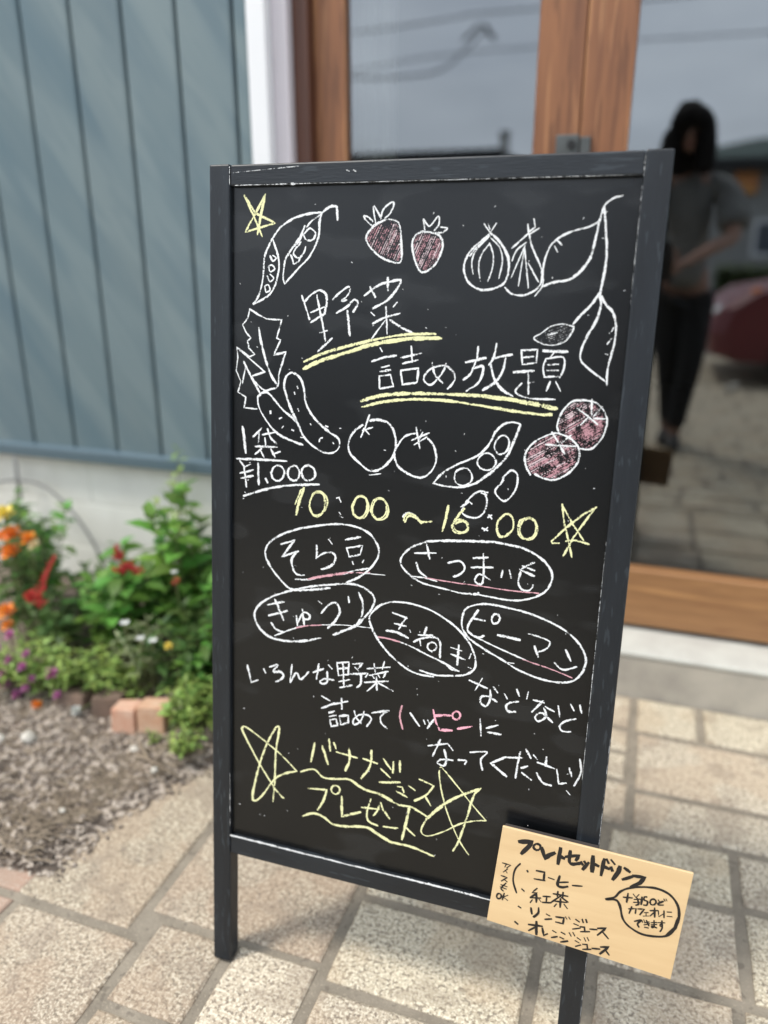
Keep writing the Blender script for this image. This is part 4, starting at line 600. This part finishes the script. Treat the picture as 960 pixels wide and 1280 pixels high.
tr = thing('door_casing', (-.745, 1.5, 0), 'white painted trim between the blue wall and the wooden door', 'trim')
box('casing_board', -.783, -.744, 1.476, 1.512, .30, 2.12, M['white'], tr, .002)
box('casing_return', -.7435, -.711, 1.500, 1.56, .10, 2.12, M['white_shaded'], tr, .002)
box('head_casing', -.783, .44, 1.4775, 1.513, 2.121, 2.19, M['white'], tr, .002)
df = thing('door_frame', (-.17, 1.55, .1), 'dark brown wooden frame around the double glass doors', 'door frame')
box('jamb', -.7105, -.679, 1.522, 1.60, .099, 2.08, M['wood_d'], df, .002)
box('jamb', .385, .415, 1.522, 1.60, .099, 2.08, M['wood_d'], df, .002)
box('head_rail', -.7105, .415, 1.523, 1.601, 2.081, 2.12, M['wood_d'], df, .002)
def door_leaf(x0, x1, lab, stl, st2):
    t = thing('glass_door', ((x0+x1)/2, 1.55, .105), lab, 'door', 'double wooden glass doors')
    box('stile', x0, x0+stl, 1.548, 1.588, .107, 2.07, M['wood_v'], t, .002)
    box('stile', x1-st2, x1, 1.548, 1.588, .107, 2.07, M['wood_v'], t, .002)
    bm = boxbm([boxc(x0+stl+.0006, x1-st2-.0006, 1.5495, 1.587, .108, .232)], .004, 3); bmobj('bottom_rail', bm, M['wood_h'], t)
    bm = boxbm([boxc(x0+stl+.0006, x1-st2-.0006, 1.5495, 1.587, 1.96, 2.069)], .004, 3); bmobj('top_rail', bm, M['wood_h'], t)
    gl = obj('glass_pane', [(x0+stl-.004, 1.565, .225), (x1-st2+.004, 1.565, .225), (x1-st2+.004, 1.565, 1.968), (x0+stl-.004, 1.565, 1.968)], [(0, 1, 2, 3)], M['glass'], t)
    box('glazing_bead', x0+stl, x1-st2, 1.5565, 1.5640, .2315, .2375, M['wood_h'], t, .001)
    return t
door_leaf(-.6785, -.1685, 'left glass door of the pair, pale curtain at its left side', .064, .081)
rd = door_leaf(-.1665, .3845, 'right glass door of the pair, reflecting the photographer', .083, .083)
lk = thing('door_lock', (-.172, 1.548, 1.03), 'small grey metal lock on the meeting stiles of the doors', 'lock')
box('lock_case', -.206, -.1660, 1.534, 1.5478, .985, 1.047, M['metal'], lk, .0015)
box('lock_keeper', -.1645, -.146, 1.537, 1.5478, .992, 1.043, M['metal'], lk, .0015)
v, f = tube_data([(-.178, 1.535, 1.030), (-.178, 1.528, 1.030)], .0075, 16); obj('key_cylinder', v, f, M['darkmetal'], lk)
st = thing('entrance_step', (-.15, 1.5, 0), 'low grey concrete step under the glass doors', 'step')
bm = boxbm([boxc(-.735, .62, 1.447, 1.62, -.02, .087)], .003, 2); bmobj('riser', bm, M['stepc'], st)
bm = boxbm([boxc(-.738, .623, 1.4445, 1.64, .0875, .0975)], .0035, 3); bmobj('tread', bm, M['steptop'], st)
rw = thing('right_wall', (1.5, 1.5, 0), 'blue grey boarded wall right of the doors, just outside the frame', 'wall')
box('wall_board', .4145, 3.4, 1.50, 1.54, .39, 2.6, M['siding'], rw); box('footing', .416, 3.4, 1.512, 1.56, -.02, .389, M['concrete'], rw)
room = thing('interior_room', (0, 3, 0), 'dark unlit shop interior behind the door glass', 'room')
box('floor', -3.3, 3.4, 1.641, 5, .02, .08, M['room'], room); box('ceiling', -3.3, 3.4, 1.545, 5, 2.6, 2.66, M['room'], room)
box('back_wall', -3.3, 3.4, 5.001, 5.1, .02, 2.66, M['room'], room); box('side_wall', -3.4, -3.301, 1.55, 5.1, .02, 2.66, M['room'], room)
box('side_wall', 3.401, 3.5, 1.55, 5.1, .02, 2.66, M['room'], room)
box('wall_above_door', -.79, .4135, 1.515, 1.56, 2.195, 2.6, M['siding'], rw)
cu = [( -.64+.105*i/24, 1.615+.006*math.sin(i*1.1), 0) for i in range(25)]
vs = [(x_, y_, z_) for z_ in (.30, 2.0) for (x_, y_, _) in cu]+[(x_, y_+.002, z_) for z_ in (.30, 2.0) for (x_, y_, _) in cu]
fs = [(i, i+1, 26+i, 25+i) for i in range(24)]+[(50+i, 75+i, 76+i, 51+i) for i in range(24)]
tag(obj('curtain', vs, fs, M['curtain'], None, True), 'narrow pale curtain hanging inside the left door glass', 'curtain')

# ------------------------------------------------------------------ chalkboard A-frame sign
BO = Vector((-0.451355336, 0.756534974, 0.935637358)); BU = Vector((0.999796, 0.020197829, 0)); BV = Vector((0.002589536, -0.128182487, -0.991747218))
BN = Vector((0.0200311406, -0.9915449045, 0.1282086412))          # towards the viewer
def B(u, v, w_): return BO+BU*u+BV*v+BN*w_
def bbox_(u0, u1, v0, v1, w0, w1): return [B(u0, v0, w1), B(u1, v0, w1), B(u1, v1, w1), B(u0, v1, w1), B(u0, v0, w0), B(u1, v0, w0), B(u1, v1, w0), B(u0, v1, w0)]
def bbar(name, m, par, *d, bev=.0018): return bmobj(name, boxbm([bbox_(*d)], bev, 2), m, par)
W_ = .4500
sign = thing('chalkboard_sign', (-.225, .80, 0), 'black wooden A-frame chalkboard covered with Japanese chalk writing and vegetable drawings', 'chalkboard')
bbar('side_rail', M['frame'], sign, 0, .0236, 0, .9425, -.022, 0); bbar('side_rail', M['frame'], sign, W_-.0236, W_, 0, .9425, -.022, 0)
bbar('top_rail', M['frame_h'], sign, .0238, W_-.0238, .0006, .0215, -.021, -.0006); bbar('bottom_rail', M['frame_h'], sign, .0238, W_-.0238, .7635, .788, -.021, -.0006)
panel = bbar('panel', M['panel'], sign, .020, W_-.020, .018, .768, -.011, -.006, bev=0)
# worn pale edge with settled chalk dust along the ledge and the corner joints
def ribbon(pts, wd, wo_, vs, fs, uv, jit=.12, rr=rnd):
    P = [Vector((p[0], p[1], 0)) for p in pts]
    Q = [P[0]]
    for a_, b_ in zip(P, P[1:]):
        n = max(1, int((b_-a_).length/.003))
        for k in range(1, n+1): Q.append(a_.lerp(b_, k/n))
    n = len(Q)
    if n < 2: return
    ph = rr.uniform(0, 100); L = 0
    for i, p in enumerate(Q):
        t = (Q[min(i+1, n-1)]-Q[max(i-1, 0)])
        if t.length < 1e-9: t = Vector((1, 0, 0))
        t.normalize(); s = Vector((-t.y, t.x, 0))
        e = 1.0 if 0 < i < n-1 else .7
        ww = wd*.5*e*(1+jit*2*noise.noise(Vector((ph, i*.35, 0)))+jit*2.2*noise.noise(Vector((ph+40, i*.08, 0))))
        if i: L += (p-Q[i-1]).length
        ex = -t*wd*.25 if i == 0 else (t*wd*.25 if i == n-1 else Vector((0, 0, 0)))
        wob = s*wd*.06*noise.noise(Vector((ph+9, i*.5, 3)))
        for sg, u_ in ((-1, 0), (1, 1)):
            q = p+s*ww*sg+ex+wob; vs.append(B(q.x, q.y, wo_)); uv.append((u_, L*100))
        if i: b = len(vs)-4; fs.append((b, b+1, b+3, b+2))
ORGp = sign
def dec(text):
    for ln in text.strip().split('\n'):
        name, rest = ln.split('|'); S = []
        for it in rest.split(';'):
            col = it[0]; j = 1
            while it[j].isdigit(): j += 1
            wd = int(it[1:j])*1e-4; sm = it[j] == 's'; c = [int(q)*1e-4 for q in it[j+1:].split()]
            pts = list(zip(c[::2], c[1::2]))
            if sm: pts = [(q.x, q.y) for q in crom([(a_, b_, 0) for a_, b_ in pts], 5)]
            S.append((col, wd, pts))
        yield name, S
cnt = 0
for name, S in dec(CHALK):
    vs, fs, uv, mi = [], [], [], []; mats = []
    for col, wd, pts in S:
        cnt += 1
        if col in 'hkg': lev = cnt % 6
        else: lev = 8+cnt % 24
        n0 = len(fs); k = 1.12 if col in 'wypq' else 1.2
        ribbon(pts, wd*k, -.0059+lev*2.2e-5, vs, fs, uv, .17)
        if M[col] not in mats: mats.append(M[col])
        mi += [mats.index(M[col])]*(len(fs)-n0)
    o = obj(name, vs, fs, mats, panel, uvs=uv)
    for p, q in zip(o.data.polygons, mi): p.material_index = q
# dust
vs, fs, uv = [], [], []
ribbon([(.024, .7628), (.30, .7628), (.33, .7628)], .0022, .0001, vs, fs, uv, .4)
ribbon([(.024, .7637), (.425, .7637)], .0014, -.0001, vs, fs, uv, .4)
obj('chalk_dust_ledge', vs, fs, M['w'], sign, uvs=uv)
vs, fs, uv = [], [], []
for a_, b_, wd in (((.0236, .003), (.0236, .020), .0016), ((.026, .0088), (.10, .0045), .0012), ((.030, .0208), (.13, .0208), .0016), ((.13, .0209), (.42, .0209), .0006), ((.4264, .006), (.4264, .022), .0014),
                   ((.4262, .03), (.4262, .13), .0005), ((.4262, .35), (.4262, .60), .0006), ((.0236, .68), (.0236, .75), .0006), ((.4492, .55), (.4492, .93), .0005),
                   ((.150, .0095), (.153, .0105), .003), ((.158, .0098), (.160, .011), .0024)):
    ribbon([a_, b_], wd, .00015, vs, fs, uv, .5)
tag(obj('worn_edge', vs, fs, M['d'], sign, uvs=uv), kind='stuff')
vs, fs, uv = [], [], []; rs = random.Random(9)
for k in range(110):                                   # specks of loose chalk on the panel and frame
    u_ = rs.uniform(.03, .42); v_ = rs.uniform(.03, .755); l = rs.uniform(.0004, .0016); a_ = rs.uniform(0, 6.28)
    ribbon([(u_, v_), (u_+math.cos(a_)*l, v_+math.sin(a_)*l)], rs.uniform(.0006, .0014), -.0059+.0008+k*1e-6, vs, fs, uv)
tag(obj('chalk_specks', vs, fs, M['w'], panel, uvs=uv), kind='stuff')
# rear frame with hinges, opened behind
rear = []
def Rr(u, v, w_):                                      # rear leaf: pivots at the top
    ang = R(15.5); base = B(u, .004, -.026); dn = Vector((0, math.sin(ang), -math.cos(ang))); nn = Vector((0, -math.cos(ang), -math.sin(ang)))
    return base+dn*v+nn*w_
def rbar(name, u0, u1, v0, v1, w0, w1):
    c = [Rr(u0, v0, w1), Rr(u1, v0, w1), Rr(u1, v1, w1), Rr(u0, v1, w1), Rr(u0, v0, w0), Rr(u1, v0, w0), Rr(u1, v1, w0), Rr(u0, v1, w0)]
    return bmobj(name, boxbm([c], .0015), M['ply'], sign)
RL = .9305/math.cos(R(15.5))
rbar('rear_leg', .002, .0256, .003, RL-.004, -.022, -.002); rbar('rear_leg', W_-.0256, W_-.002, .003, RL-.004, -.022, -.002)
rbar('rear_rail', .026, W_-.026, .004, .028, -.021, -.003); rbar('rear_rail', .026, W_-.026, .66, .685, -.021, -.003)
for u_ in (.07, .38): bmobj('hinge', boxbm([bbox_(u_-.02, u_+.02, .0, .012, -.030, -.0215)], .001), M['metal'], sign)
# marker card fixed to the lower right of the frame
CQ = [(.35146, .66327), (.53999, .66938), (.53194, .79344), (.34228, .77915)]
card = thing('drinks_card', B(.44, .72, .01), 'tan card with black marker writing on the lower right corner of the chalkboard', 'card')
def slab(name, q, w0, w1, m, bev=.0004):
    c = [B(a_, b_, w1) for a_, b_ in q]+[B(a_, b_, w0) for a_, b_ in q]
    return bmobj(name, boxbm([c], bev, 1), m, card)
cp = slab('card_sheet', CQ, .0100, .0128, M['card'])
slab('card_backing', [(.3518, .6637), (.5396, .6698), (.5316, .7930), (.3427, .7788)], .0090, .0099, M['cardback'])
slab('dark_strip', [(.3530, .6665), (.4493, .6690), (.4493, .772), (.3460, .772)], .0006, .0096, M['carddark'])  # dark strip between the card and the frame
cnt = 0
vs, fs, uv = [], [], []
for name, S in dec(INK):
    for col, wd, pts in S:
        cnt += 1; ribbon(pts, wd*(1.35 if wd > .0024 else 1.1), .0129+(cnt % 16)*1.5e-5, vs, fs, uv, .15)
obj('marker_lettering', vs, fs, M['ink'], cp, uvs=uv)

# ------------------------------------------------------------------ the photographer and what stands behind (reflected in the glass)
def skin_obj(name, chains, m, parent, sub=2, root=0):
    """chains: lists of (x,y,z,r) – joints shared by equal coordinates – grown into one continuous surface"""
    vs, es, rs_ = [], [], []; idx = {}
    for ch in chains:
        prev = None
        for (x, y, z, r) in ch:
            k = (round(x, 4), round(y, 4), round(z, 4))
            if k not in idx: idx[k] = len(vs); vs.append((x, y, z)); rs_.append(r)
            i = idx[k]
            if prev is not None and prev != i: es.append((prev, i))
            prev = i
    off = ORG[parent]; me = bpy.data.meshes.new(name); me.from_pydata([tuple(Vector(v)-off) for v in vs], es, [])
    me.materials.append(m); o = bpy.data.objects.new(name, me); link(o, parent); ORG[o] = off
    md = o.modifiers.new('skin', 'SKIN'); md.use_smooth_shade = True; md.branch_smoothing = 0.4
    sk = me.skin_vertices[0].data
    for i, r in enumerate(rs_):
        rr = r if hasattr(r, '__len__') else (r, r); sk[i].radius = rr; sk[i].use_root = (i == root)
    s = o.modifiers.new('sub', 'SUBSURF'); s.levels = sub; s.render_levels = sub
    return o
P_ = thing('person', (.09, -.52, 0), 'woman with long dark hair in grey T-shirt and black trousers, reflected in the glass', 'person')
PEL = (.085, -.53, .74, .088)
hand_r = (.052, -.060, .800); hand_l = (-.052, -.058, .800)
body = [[PEL, (.082, -.53, .86, .082), (.075, -.51, 1.00, .088), (.068, -.49, 1.10, .080), (.058, -.475, 1.165, .040), (.050, -.455, 1.205, .036), (.045, -.43, 1.255, .056), (.042, -.425, 1.315, .070), (.040, -.43, 1.365, .055)],
        [(.068, -.49, 1.10, .080), (.150, -.495, 1.115, .046), (.205, -.480, 1.085, .040), (.236, -.43, .98, .034), (.250, -.37, .905, .031), (.165, -.235, .860, .027), (.085, -.110, .815, .018), (*hand_r, .017)],
        [(.068, -.49, 1.10, .080), (-.015, -.49, 1.115, .046), (-.072, -.470, 1.085, .040), (-.120, -.42, .98, .034), (-.150, -.355, .905, .031), (-.115, -.225, .860, .027), (-.075, -.105, .815, .018), (*hand_l, .017)],
        [PEL, (.140, -.53, .68, .074), (.150, -.50, .40, .047), (.128, -.53, .20, .038), (.120, -.55, .06, .028), (.118, -.52, .030, .027), (.116, -.42, .018, .020)],
        [PEL, (.030, -.53, .68, .074), (.060, -.56, .40, .047), (.085, -.64, .20, .038), (.090, -.68, .06, .028), (.088, -.65, .030, .027), (.075, -.55, .018, .020)]]
for sx, H in ((1, hand_r), (-1, hand_l)):               # five fingers on each hand closed round the phone's edges
    for k, ln in enumerate((.030, .036, .033, .026)):
        zz = H[2]+.018-k*.0145; x0 = H[0]-sx*.006
        body.append([(*H, .017), (x0-sx*.004, H[1]+.022, zz, .0088), (x0-sx*(.010), H[1]+.022+ln*.6, zz+.002, .0078), (x0-sx*(.020), H[1]+.030+ln*.55, zz+.003, .0068)])
    body.append([(*H, .017), (H[0]-sx*.010, H[1]+.004, H[2]+.030, .0095), (H[0]-sx*.016, H[1]+.022, H[2]+.050, .0085), (H[0]-sx*.022, H[1]+.030, H[2]+.060, .0072)])
skin_obj('body', body, M['skin'], P_)
skin_obj('t_shirt', [[(.086, -.53, .68, (.130, .096)), (.085, -.53, .80, (.120, .092)), (.080, -.52, .92, (.104, .092)), (.072, -.50, 1.06, (.108, .092)), (.064, -.485, 1.13, (.066, .058)), (.060, -.478, 1.155, (.052, .048))],
                     [(.072, -.50, 1.06, (.108, .092)), (.158, -.497, 1.105, .066), (.218, -.478, 1.075, .066), (.240, -.43, .98, .068), (.248, -.395, .925, .074)],
                     [(.072, -.50, 1.06, (.108, .092)), (-.022, -.49, 1.105, .062), (-.079, -.468, 1.075, .056), (-.124, -.42, .99, .053), (-.135, -.395, .955, .055)]], M['shirt'], P_)
skin_obj('trousers', [[(.085, -.53, .75, .100), (.145, -.53, .66, .084), (.152, -.50, .40, .058), (.130, -.53, .20, .048), (.122, -.55, .085, .043)],
                      [(.085, -.53, .75, .100), (.026, -.53, .66, .084), (.060, -.56, .40, .058), (.086, -.64, .20, .048), (.091, -.68, .085, .043)]], M['trousers'], P_)
for pts in ([(.120, -.565, .040, .036), (.118, -.52, .034, .036), (.116, -.45, .027, .033), (.115, -.41, .024, .026)], [(.090, -.695, .040, .036), (.088, -.65, .034, .036), (.080, -.58, .027, .033), (.075, -.54, .024, .026)]):
    skin_obj('shoe', [pts], M['shoe'], P_)
hair = skin_obj('hair', [[(.040, -.425, 1.405, .045), (.040, -.440, 1.345, .098), (.042, -.465, 1.27, .092), (.045, -.490, 1.19, .082), (.048, -.495, 1.11, .055)],
                         [(.040, -.440, 1.345, .098), (.102, -.400, 1.30, .044), (.112, -.385, 1.22, .042), (.110, -.380, 1.13, .034)],
                         [(.040, -.440, 1.345, .098), (-.021, -.400, 1.30, .044), (-.030, -.385, 1.22, .042), (-.026, -.380, 1.13, .034)],
                         [(.040, -.440, 1.345, .098), (.058, -.362, 1.355, .040), (.084, -.350, 1.30, .030)], [(.040, -.440, 1.345, .098), (.022, -.362, 1.355, .040), (-.002, -.350, 1.30, .030)]], M['hair'], P_)
def ball(name, c, r, m, parent, sc3=(1, 1, 1)):
    bm = bmesh.new(); bmesh.ops.create_uvsphere(bm, u_segments=14, v_segments=10, radius=r)
    bmesh.ops.scale(bm, vec=sc3, verts=bm.verts[:]); bmesh.ops.translate(bm, vec=c, verts=bm.verts[:])
    return bmobj(name, bm, m, parent, True)
for s_ in (-1, 1): ball('eye', (.042+s_*.026, -.3595, 1.300), .0085, M['eye'], P_, (1.3, .6, .6)); ball('ear', (.043+s_*.072, -.43, 1.29), .014, M['skin'], P_, (.4, .8, 1.3))
ball('nose', (.043, -.352, 1.275), .011, M['skin'], P_, (.8, 1, 1.5)); ball('mouth', (.044, -.366, 1.243), .013, M['lip'], P_, (1.4, .5, .45))
ph = thing('phone', (0, -.03, .80), 'black smartphone held upright by the woman reflected in the glass', 'phone')
bm = boxbm([boxc(-.036, .036, -.0045, .0045, -.075, .075)], .003, 2)
Mph = Matrix.Translation((-.008, -.022, .815)) @ Matrix.Rotation(-YAW, 4, 'Z') @ Matrix.Rotation(R(-18.7), 4, 'X')
bm.transform(Mph); bmobj('phone_body', bm, M['phone'], ph)
bm = bmesh.new(); bmesh.ops.create_cone(bm, cap_ends=True, segments=20, radius1=.006, radius2=.006, depth=.002)
bm.transform(Mph @ Matrix.Translation((.018, .0054, .055)) @ Matrix.Rotation(R(90), 4, 'X')); bmobj('camera_lens', bm, M['lens'], ph)

# low houses across the street, hedge, car, hill, cables
def house(name, x0, x1, y0, y1, zw, zr, lab, wins):
    t = thing(name, ((x0+x1)/2, (y0+y1)/2, 0), lab, 'house', 'houses across the street')
    box('wall', x0, x1, y0, y1, -.01, zw, M['housewall'], t)
    ov = .35; yc = (y0+y1)/2
    vs = [(x0-ov, y0-ov, zw), (x1+ov, y0-ov, zw), (x1+ov, y1+ov, zw), (x0-ov, y1+ov, zw), (x0+.6, yc, zr), (x1-.6, yc, zr), (x0-ov, y0-ov, zw+.16), (x1+ov, y0-ov, zw+.16), (x1+ov, y1+ov, zw+.16), (x0-ov, y1+ov, zw+.16)]
    rf = obj('roof', vs, [(3, 2, 1, 0), (0, 1, 7, 6), (1, 2, 8, 7), (2, 3, 9, 8), (3, 0, 6, 9), (6, 7, 5, 4), (8, 9, 4, 5), (7, 8, 5), (9, 6, 4)], M['roof'], t)
    for (a_, b_, c_, d_) in wins:
        wn = box('window', a_, b_, y1+.002, y1+.04, c_, d_, M['white'], t); box('pane', a_+.06, b_-.06, y1+.041, y1+.048, c_+.06, d_-.06, M['winglass'], wn)
    return t
house('neighbour_house', .55, 9.0, -19, -12.0, 2.12, 2.60, 'grey house with a low black roof across the street, reflected behind the woman', [(1.36, 2.3, .75, 1.35), (3.2, 4.6, .7, 1.7), (6, 7.2, .7, 1.7)])
h2 = house('neighbour_house', -12.0, -3.35, -20, -12.4, 2.45, 3.05, 'long low house with a black roof reflected in the left door', [(-10, -8.6, .8, 1.8), (-7, -5.6, .8, 1.8)])
sg = thing('orange_sign', (1.15, -11.95, 1.9), 'orange and salmon sign board on the grey house wall, reflected beside the woman', 'sign')
box('sign_board', .96, 1.32, -11.96, -11.90, 1.74, 2.09, M['signorange'], sg, .01)
hd = thing('clipped_hedge', (3.4, -8, 0), 'low dark green clipped hedge reflected at the right of the glass', 'hedge')
hv, hf = [], []; rh = random.Random(4)
for k in range(9000):
    x_ = rh.uniform(.62, 6.2); y_ = rh.uniform(-8.4, -7.7); z_ = rh.uniform(.02, .69)
    if rh.random() < .7: y_ = -7.7+rh.uniform(-.06, .02)
    d_ = Vector((rh.gauss(0, 1), rh.gauss(0, 1), rh.gauss(0, 1))).normalized()*rh.uniform(.03, .05); e_ = Vector((d_.y, -d_.x, d_.z*.3))*.6; p = Vector((x_, y_, z_)); b = len(hv)
    hv += [p-d_, p+e_, p+d_, p-e_]; hf.append((b, b+1, b+2, b+3))
obj('hedge_foliage', hv, hf, M['hedge'], hd); box('hedge_core', .66, 6.15, -8.34, -7.78, 0, .62, M['hedge'], hd)
kb = thing('roadside_kerb', (0, -4.35, 0), 'low concrete kerb at the far edge of the paving, seen in the glass', 'kerb')
for i in range(15): box('kerbstone', -4.5+i*.6+.003, -3.9+i*.6-.003, -4.35, -4.22, -.01, .06, M['concrete'], kb, .006)
# small red car, nose towards the left, parked on the paving
car = thing('parked_car', (1.9, -3.05, 0), 'small dark red car parked on the paving, its bonnet reflected at the right edge', 'car')
prof = [(.34, .20), (.31, .34), (.36, .50), (.50, .60), (.80, .66), (1.10, .70), (1.45, 1.08), (1.62, 1.17), (2.5, 1.18), (2.95, 1.02), (3.20, .74), (3.30, .50), (3.28, .22), (3.1, .16), (.5, .15)]
cy0, cy1 = -3.75, -2.40
bm = bmesh.new(); rings = []
for (yy, ins) in ((cy0, .07), (cy0+.05, .02), (cy0+.16, 0), (cy1-.16, 0), (cy1-.05, .02), (cy1, .07)):
    r_ = []
    for (px, pz) in prof:
        cxx, czz = 1.8, .5; k = 1-ins
        tum = 0.0 if pz < .72 else (pz-.70)*.28
        yv = yy+(tum if yy < -3 else -tum)
        r_.append(bm.verts.new((cxx+(px-cxx)*k, yv, czz+(pz-czz)*(1-ins*.8))))
    rings.append(r_)
for a_, b_ in zip(rings, rings[1:]):
    for i in range(len(prof)): j = (i+1) % len(prof); bm.faces.new((a_[i], a_[j], b_[j], b_[i]))
bm.faces.new(rings[0][::-1]); bm.faces.new(rings[-1]); bmesh.ops.recalc_face_normals(bm, faces=bm.faces[:])
bmobj('car_body', bm, M['carred'], car)
for xx, lx in ((.92, 0), (2.75, 0)):
    for yy in (cy1+.01, cy0-.01):
        s_ = 1 if yy > -3 else -1
        v, f = tube_data([(xx, yy-.15*s_, .225), (xx, yy+.012*s_, .225)], .225, 24); wh = obj('wheel', v, f, M['tyre'], car)
        v, f = tube_data([(xx, yy+.0125*s_, .225), (xx, yy+.022*s_, .225)], .14, 18); obj('rim', v, f, M['metal'], wh)
for x0_, x1_ in ((1.42, 1.98), (2.03, 2.72)):
    yw = cy1-.085
    obj('side_window', [(x0_, yw+.03, .76), (x1_, yw+.03, .76), (x1_-(.0 if x1_ < 2 else .18), yw-.045, 1.08), (x0_+(.16 if x0_ < 1.5 else 0), yw-.045, 1.08),
                        (x0_, yw+.05, .76), (x1_, yw+.05, .76), (x1_-(.0 if x1_ < 2 else .18), yw-.025, 1.08), (x0_+(.16 if x0_ < 1.5 else 0), yw-.025, 1.08)],
        [(0, 1, 2, 3), (7, 6, 5, 4), (0, 4, 5, 1), (1, 5, 6, 2), (2, 6, 7, 3), (3, 7, 4, 0)], M['winglass'], car)
obj('windscreen', [(1.135, cy0+.16, .75), (1.135, cy1-.16, .75), (1.43, cy1-.22, 1.07), (1.43, cy0+.22, 1.07), (1.120, cy0+.16, .755), (1.120, cy1-.16, .755), (1.415, cy1-.22, 1.085), (1.415, cy0+.22, 1.085)],
    [(0, 1, 2, 3), (7, 6, 5, 4), (0, 4, 5, 1), (1, 5, 6, 2), (2, 6, 7, 3), (3, 7, 4, 0)], M['winglass'], car)
for yy in (cy1-.17, cy0+.17): ball('headlight', (.40, yy, .47), .075, M['lampglass'], car, (.8, 1.2, .7))
ball('turn_lamp', (.58, cy1-.06, .605), .03, M['orange'], car, (1.5, .7, .7))
box('number_plate', .312, .322, -3.22, -2.92, .25, .37, M['white'], car)
for (x_, y_, r_, lab) in ((.515, -2.33, .045, 'white stone on the paving beside the red car, seen in the glass'), (.47, -2.20, .03, 'smaller white stone nearer the door than the other, seen in the glass')):
    v, f = [], []; pebble(v, f, (x_, y_, r_*.5), r_, rp); tag(obj('stone', v, f, M['whitestone'], None, True), lab, 'stone', 'white stones on the paving')
vs = []; fs = []; n = 60
for i in range(n+1):
    x_ = -260+520*i/n; h_ = 6.0+2.4*noise.noise(Vector((i*.23, 1, 0)))+(3.2*math.exp(-((x_-16)/15)**2))
    vs += [(x_, -110, -1), (x_, -116, h_*1.75), (x_, -150, h_*1.9)]
for i in range(n): a_ = i*3; fs += [(a_, a_+3, a_+4, a_+1), (a_+1, a_+4, a_+5, a_+2)]
tag(obj('hills', vs, fs, M['hill'], None, True), kind='structure')
pl = thing('utility_pole', (-15.5, -25, 0), 'concrete utility pole across the street carrying the cables', 'pole')
v, f = tube_data([(-15.5, -25, 0), (-15.5, -25, 8.6)], [.17, .12], 12); obj('pole_shaft', v, f, M['pole'], pl); box('crossarm', -16.4, -14.6, -25.06, -24.94, 7.95, 8.05, M['pole'], pl)
pl2 = thing('utility_pole', (14.0, -25, 0), 'second concrete utility pole farther along the street', 'pole')
v, f = tube_data([(14, -25, 0), (14, -25, 8.6)], [.17, .12], 12); obj('pole_shaft', v, f, M['pole'], pl2); box('crossarm', 13.1, 14.9, -25.06, -24.94, 7.95, 8.05, M['pole'], pl2)
def cable(name, pts, r, lab):
    return tag(tube(name, crom(pts, 8), r, M['cable'], None, 6), lab, 'cable', 'overhead cables')
cable('overhead_cable', [(-15.5, -24.9, 8.0), (-11.2, -24.9, 7.85), (-8.6, -24.9, 7.92), (-7.2, -24.9, 8.0), (-6.1, -24.9, 8.05), (0, -24.9, 8.0), (14, -24.9, 8.1)], .026, 'upper overhead cable reflected across the left door')
cable('overhead_cable', [(-15.5, -25.1, 6.9), (-11.2, -25.1, 6.55), (-9.7, -25.1, 6.45), (-7.8, -25.1, 6.55), (-6.7, -25.1, 7.3), (-6.2, -25.1, 7.75)], .032, 'lower sagging cable rising to the splice case in the left door')
cable('overhead_cable', [(-15.5, -25, 6.1), (-9, -25, 6.9), (-4, -25, 7.0), (4, -25, 6.9), (14, -25, 7.2)], .02, 'thin middle cable reflected through both doors')
cl = thing('cable_splice', (-6.3, -25, 7.7), 'dark cable splice case hanging from the overhead cables, reflected in the left door', 'splice case')
tube('splice_case', [(-7.0, -25, 7.35), (-6.9, -25, 7.42), (-6.5, -25, 7.72), (-6.4, -25, 7.78)], [.03, .055, .055, .03], M['cable'], cl, 10)
tube('splice_case', [(-6.35, -25, 7.75), (-6.25, -25, 7.68), (-6.0, -25, 7.35), (-5.92, -25, 7.28)], [.03, .065, .065, .03], M['cable'], cl, 10)
an = thing('roof_vent', (-2.95, -12.6, 2.3), 'grey vent pipe at the end of the long low roof, reflected in the left door', 'vent pipe')
tube('vent_pipe', [(-3.02, -12.4, 0), (-3.02, -12.4, 2.85)], .085, M['pole'], an, 10); tube('vent_cap', [(-3.02, -12.4, 2.85), (-3.02, -12.4, 2.92)], .11, M['pole'], an, 10)
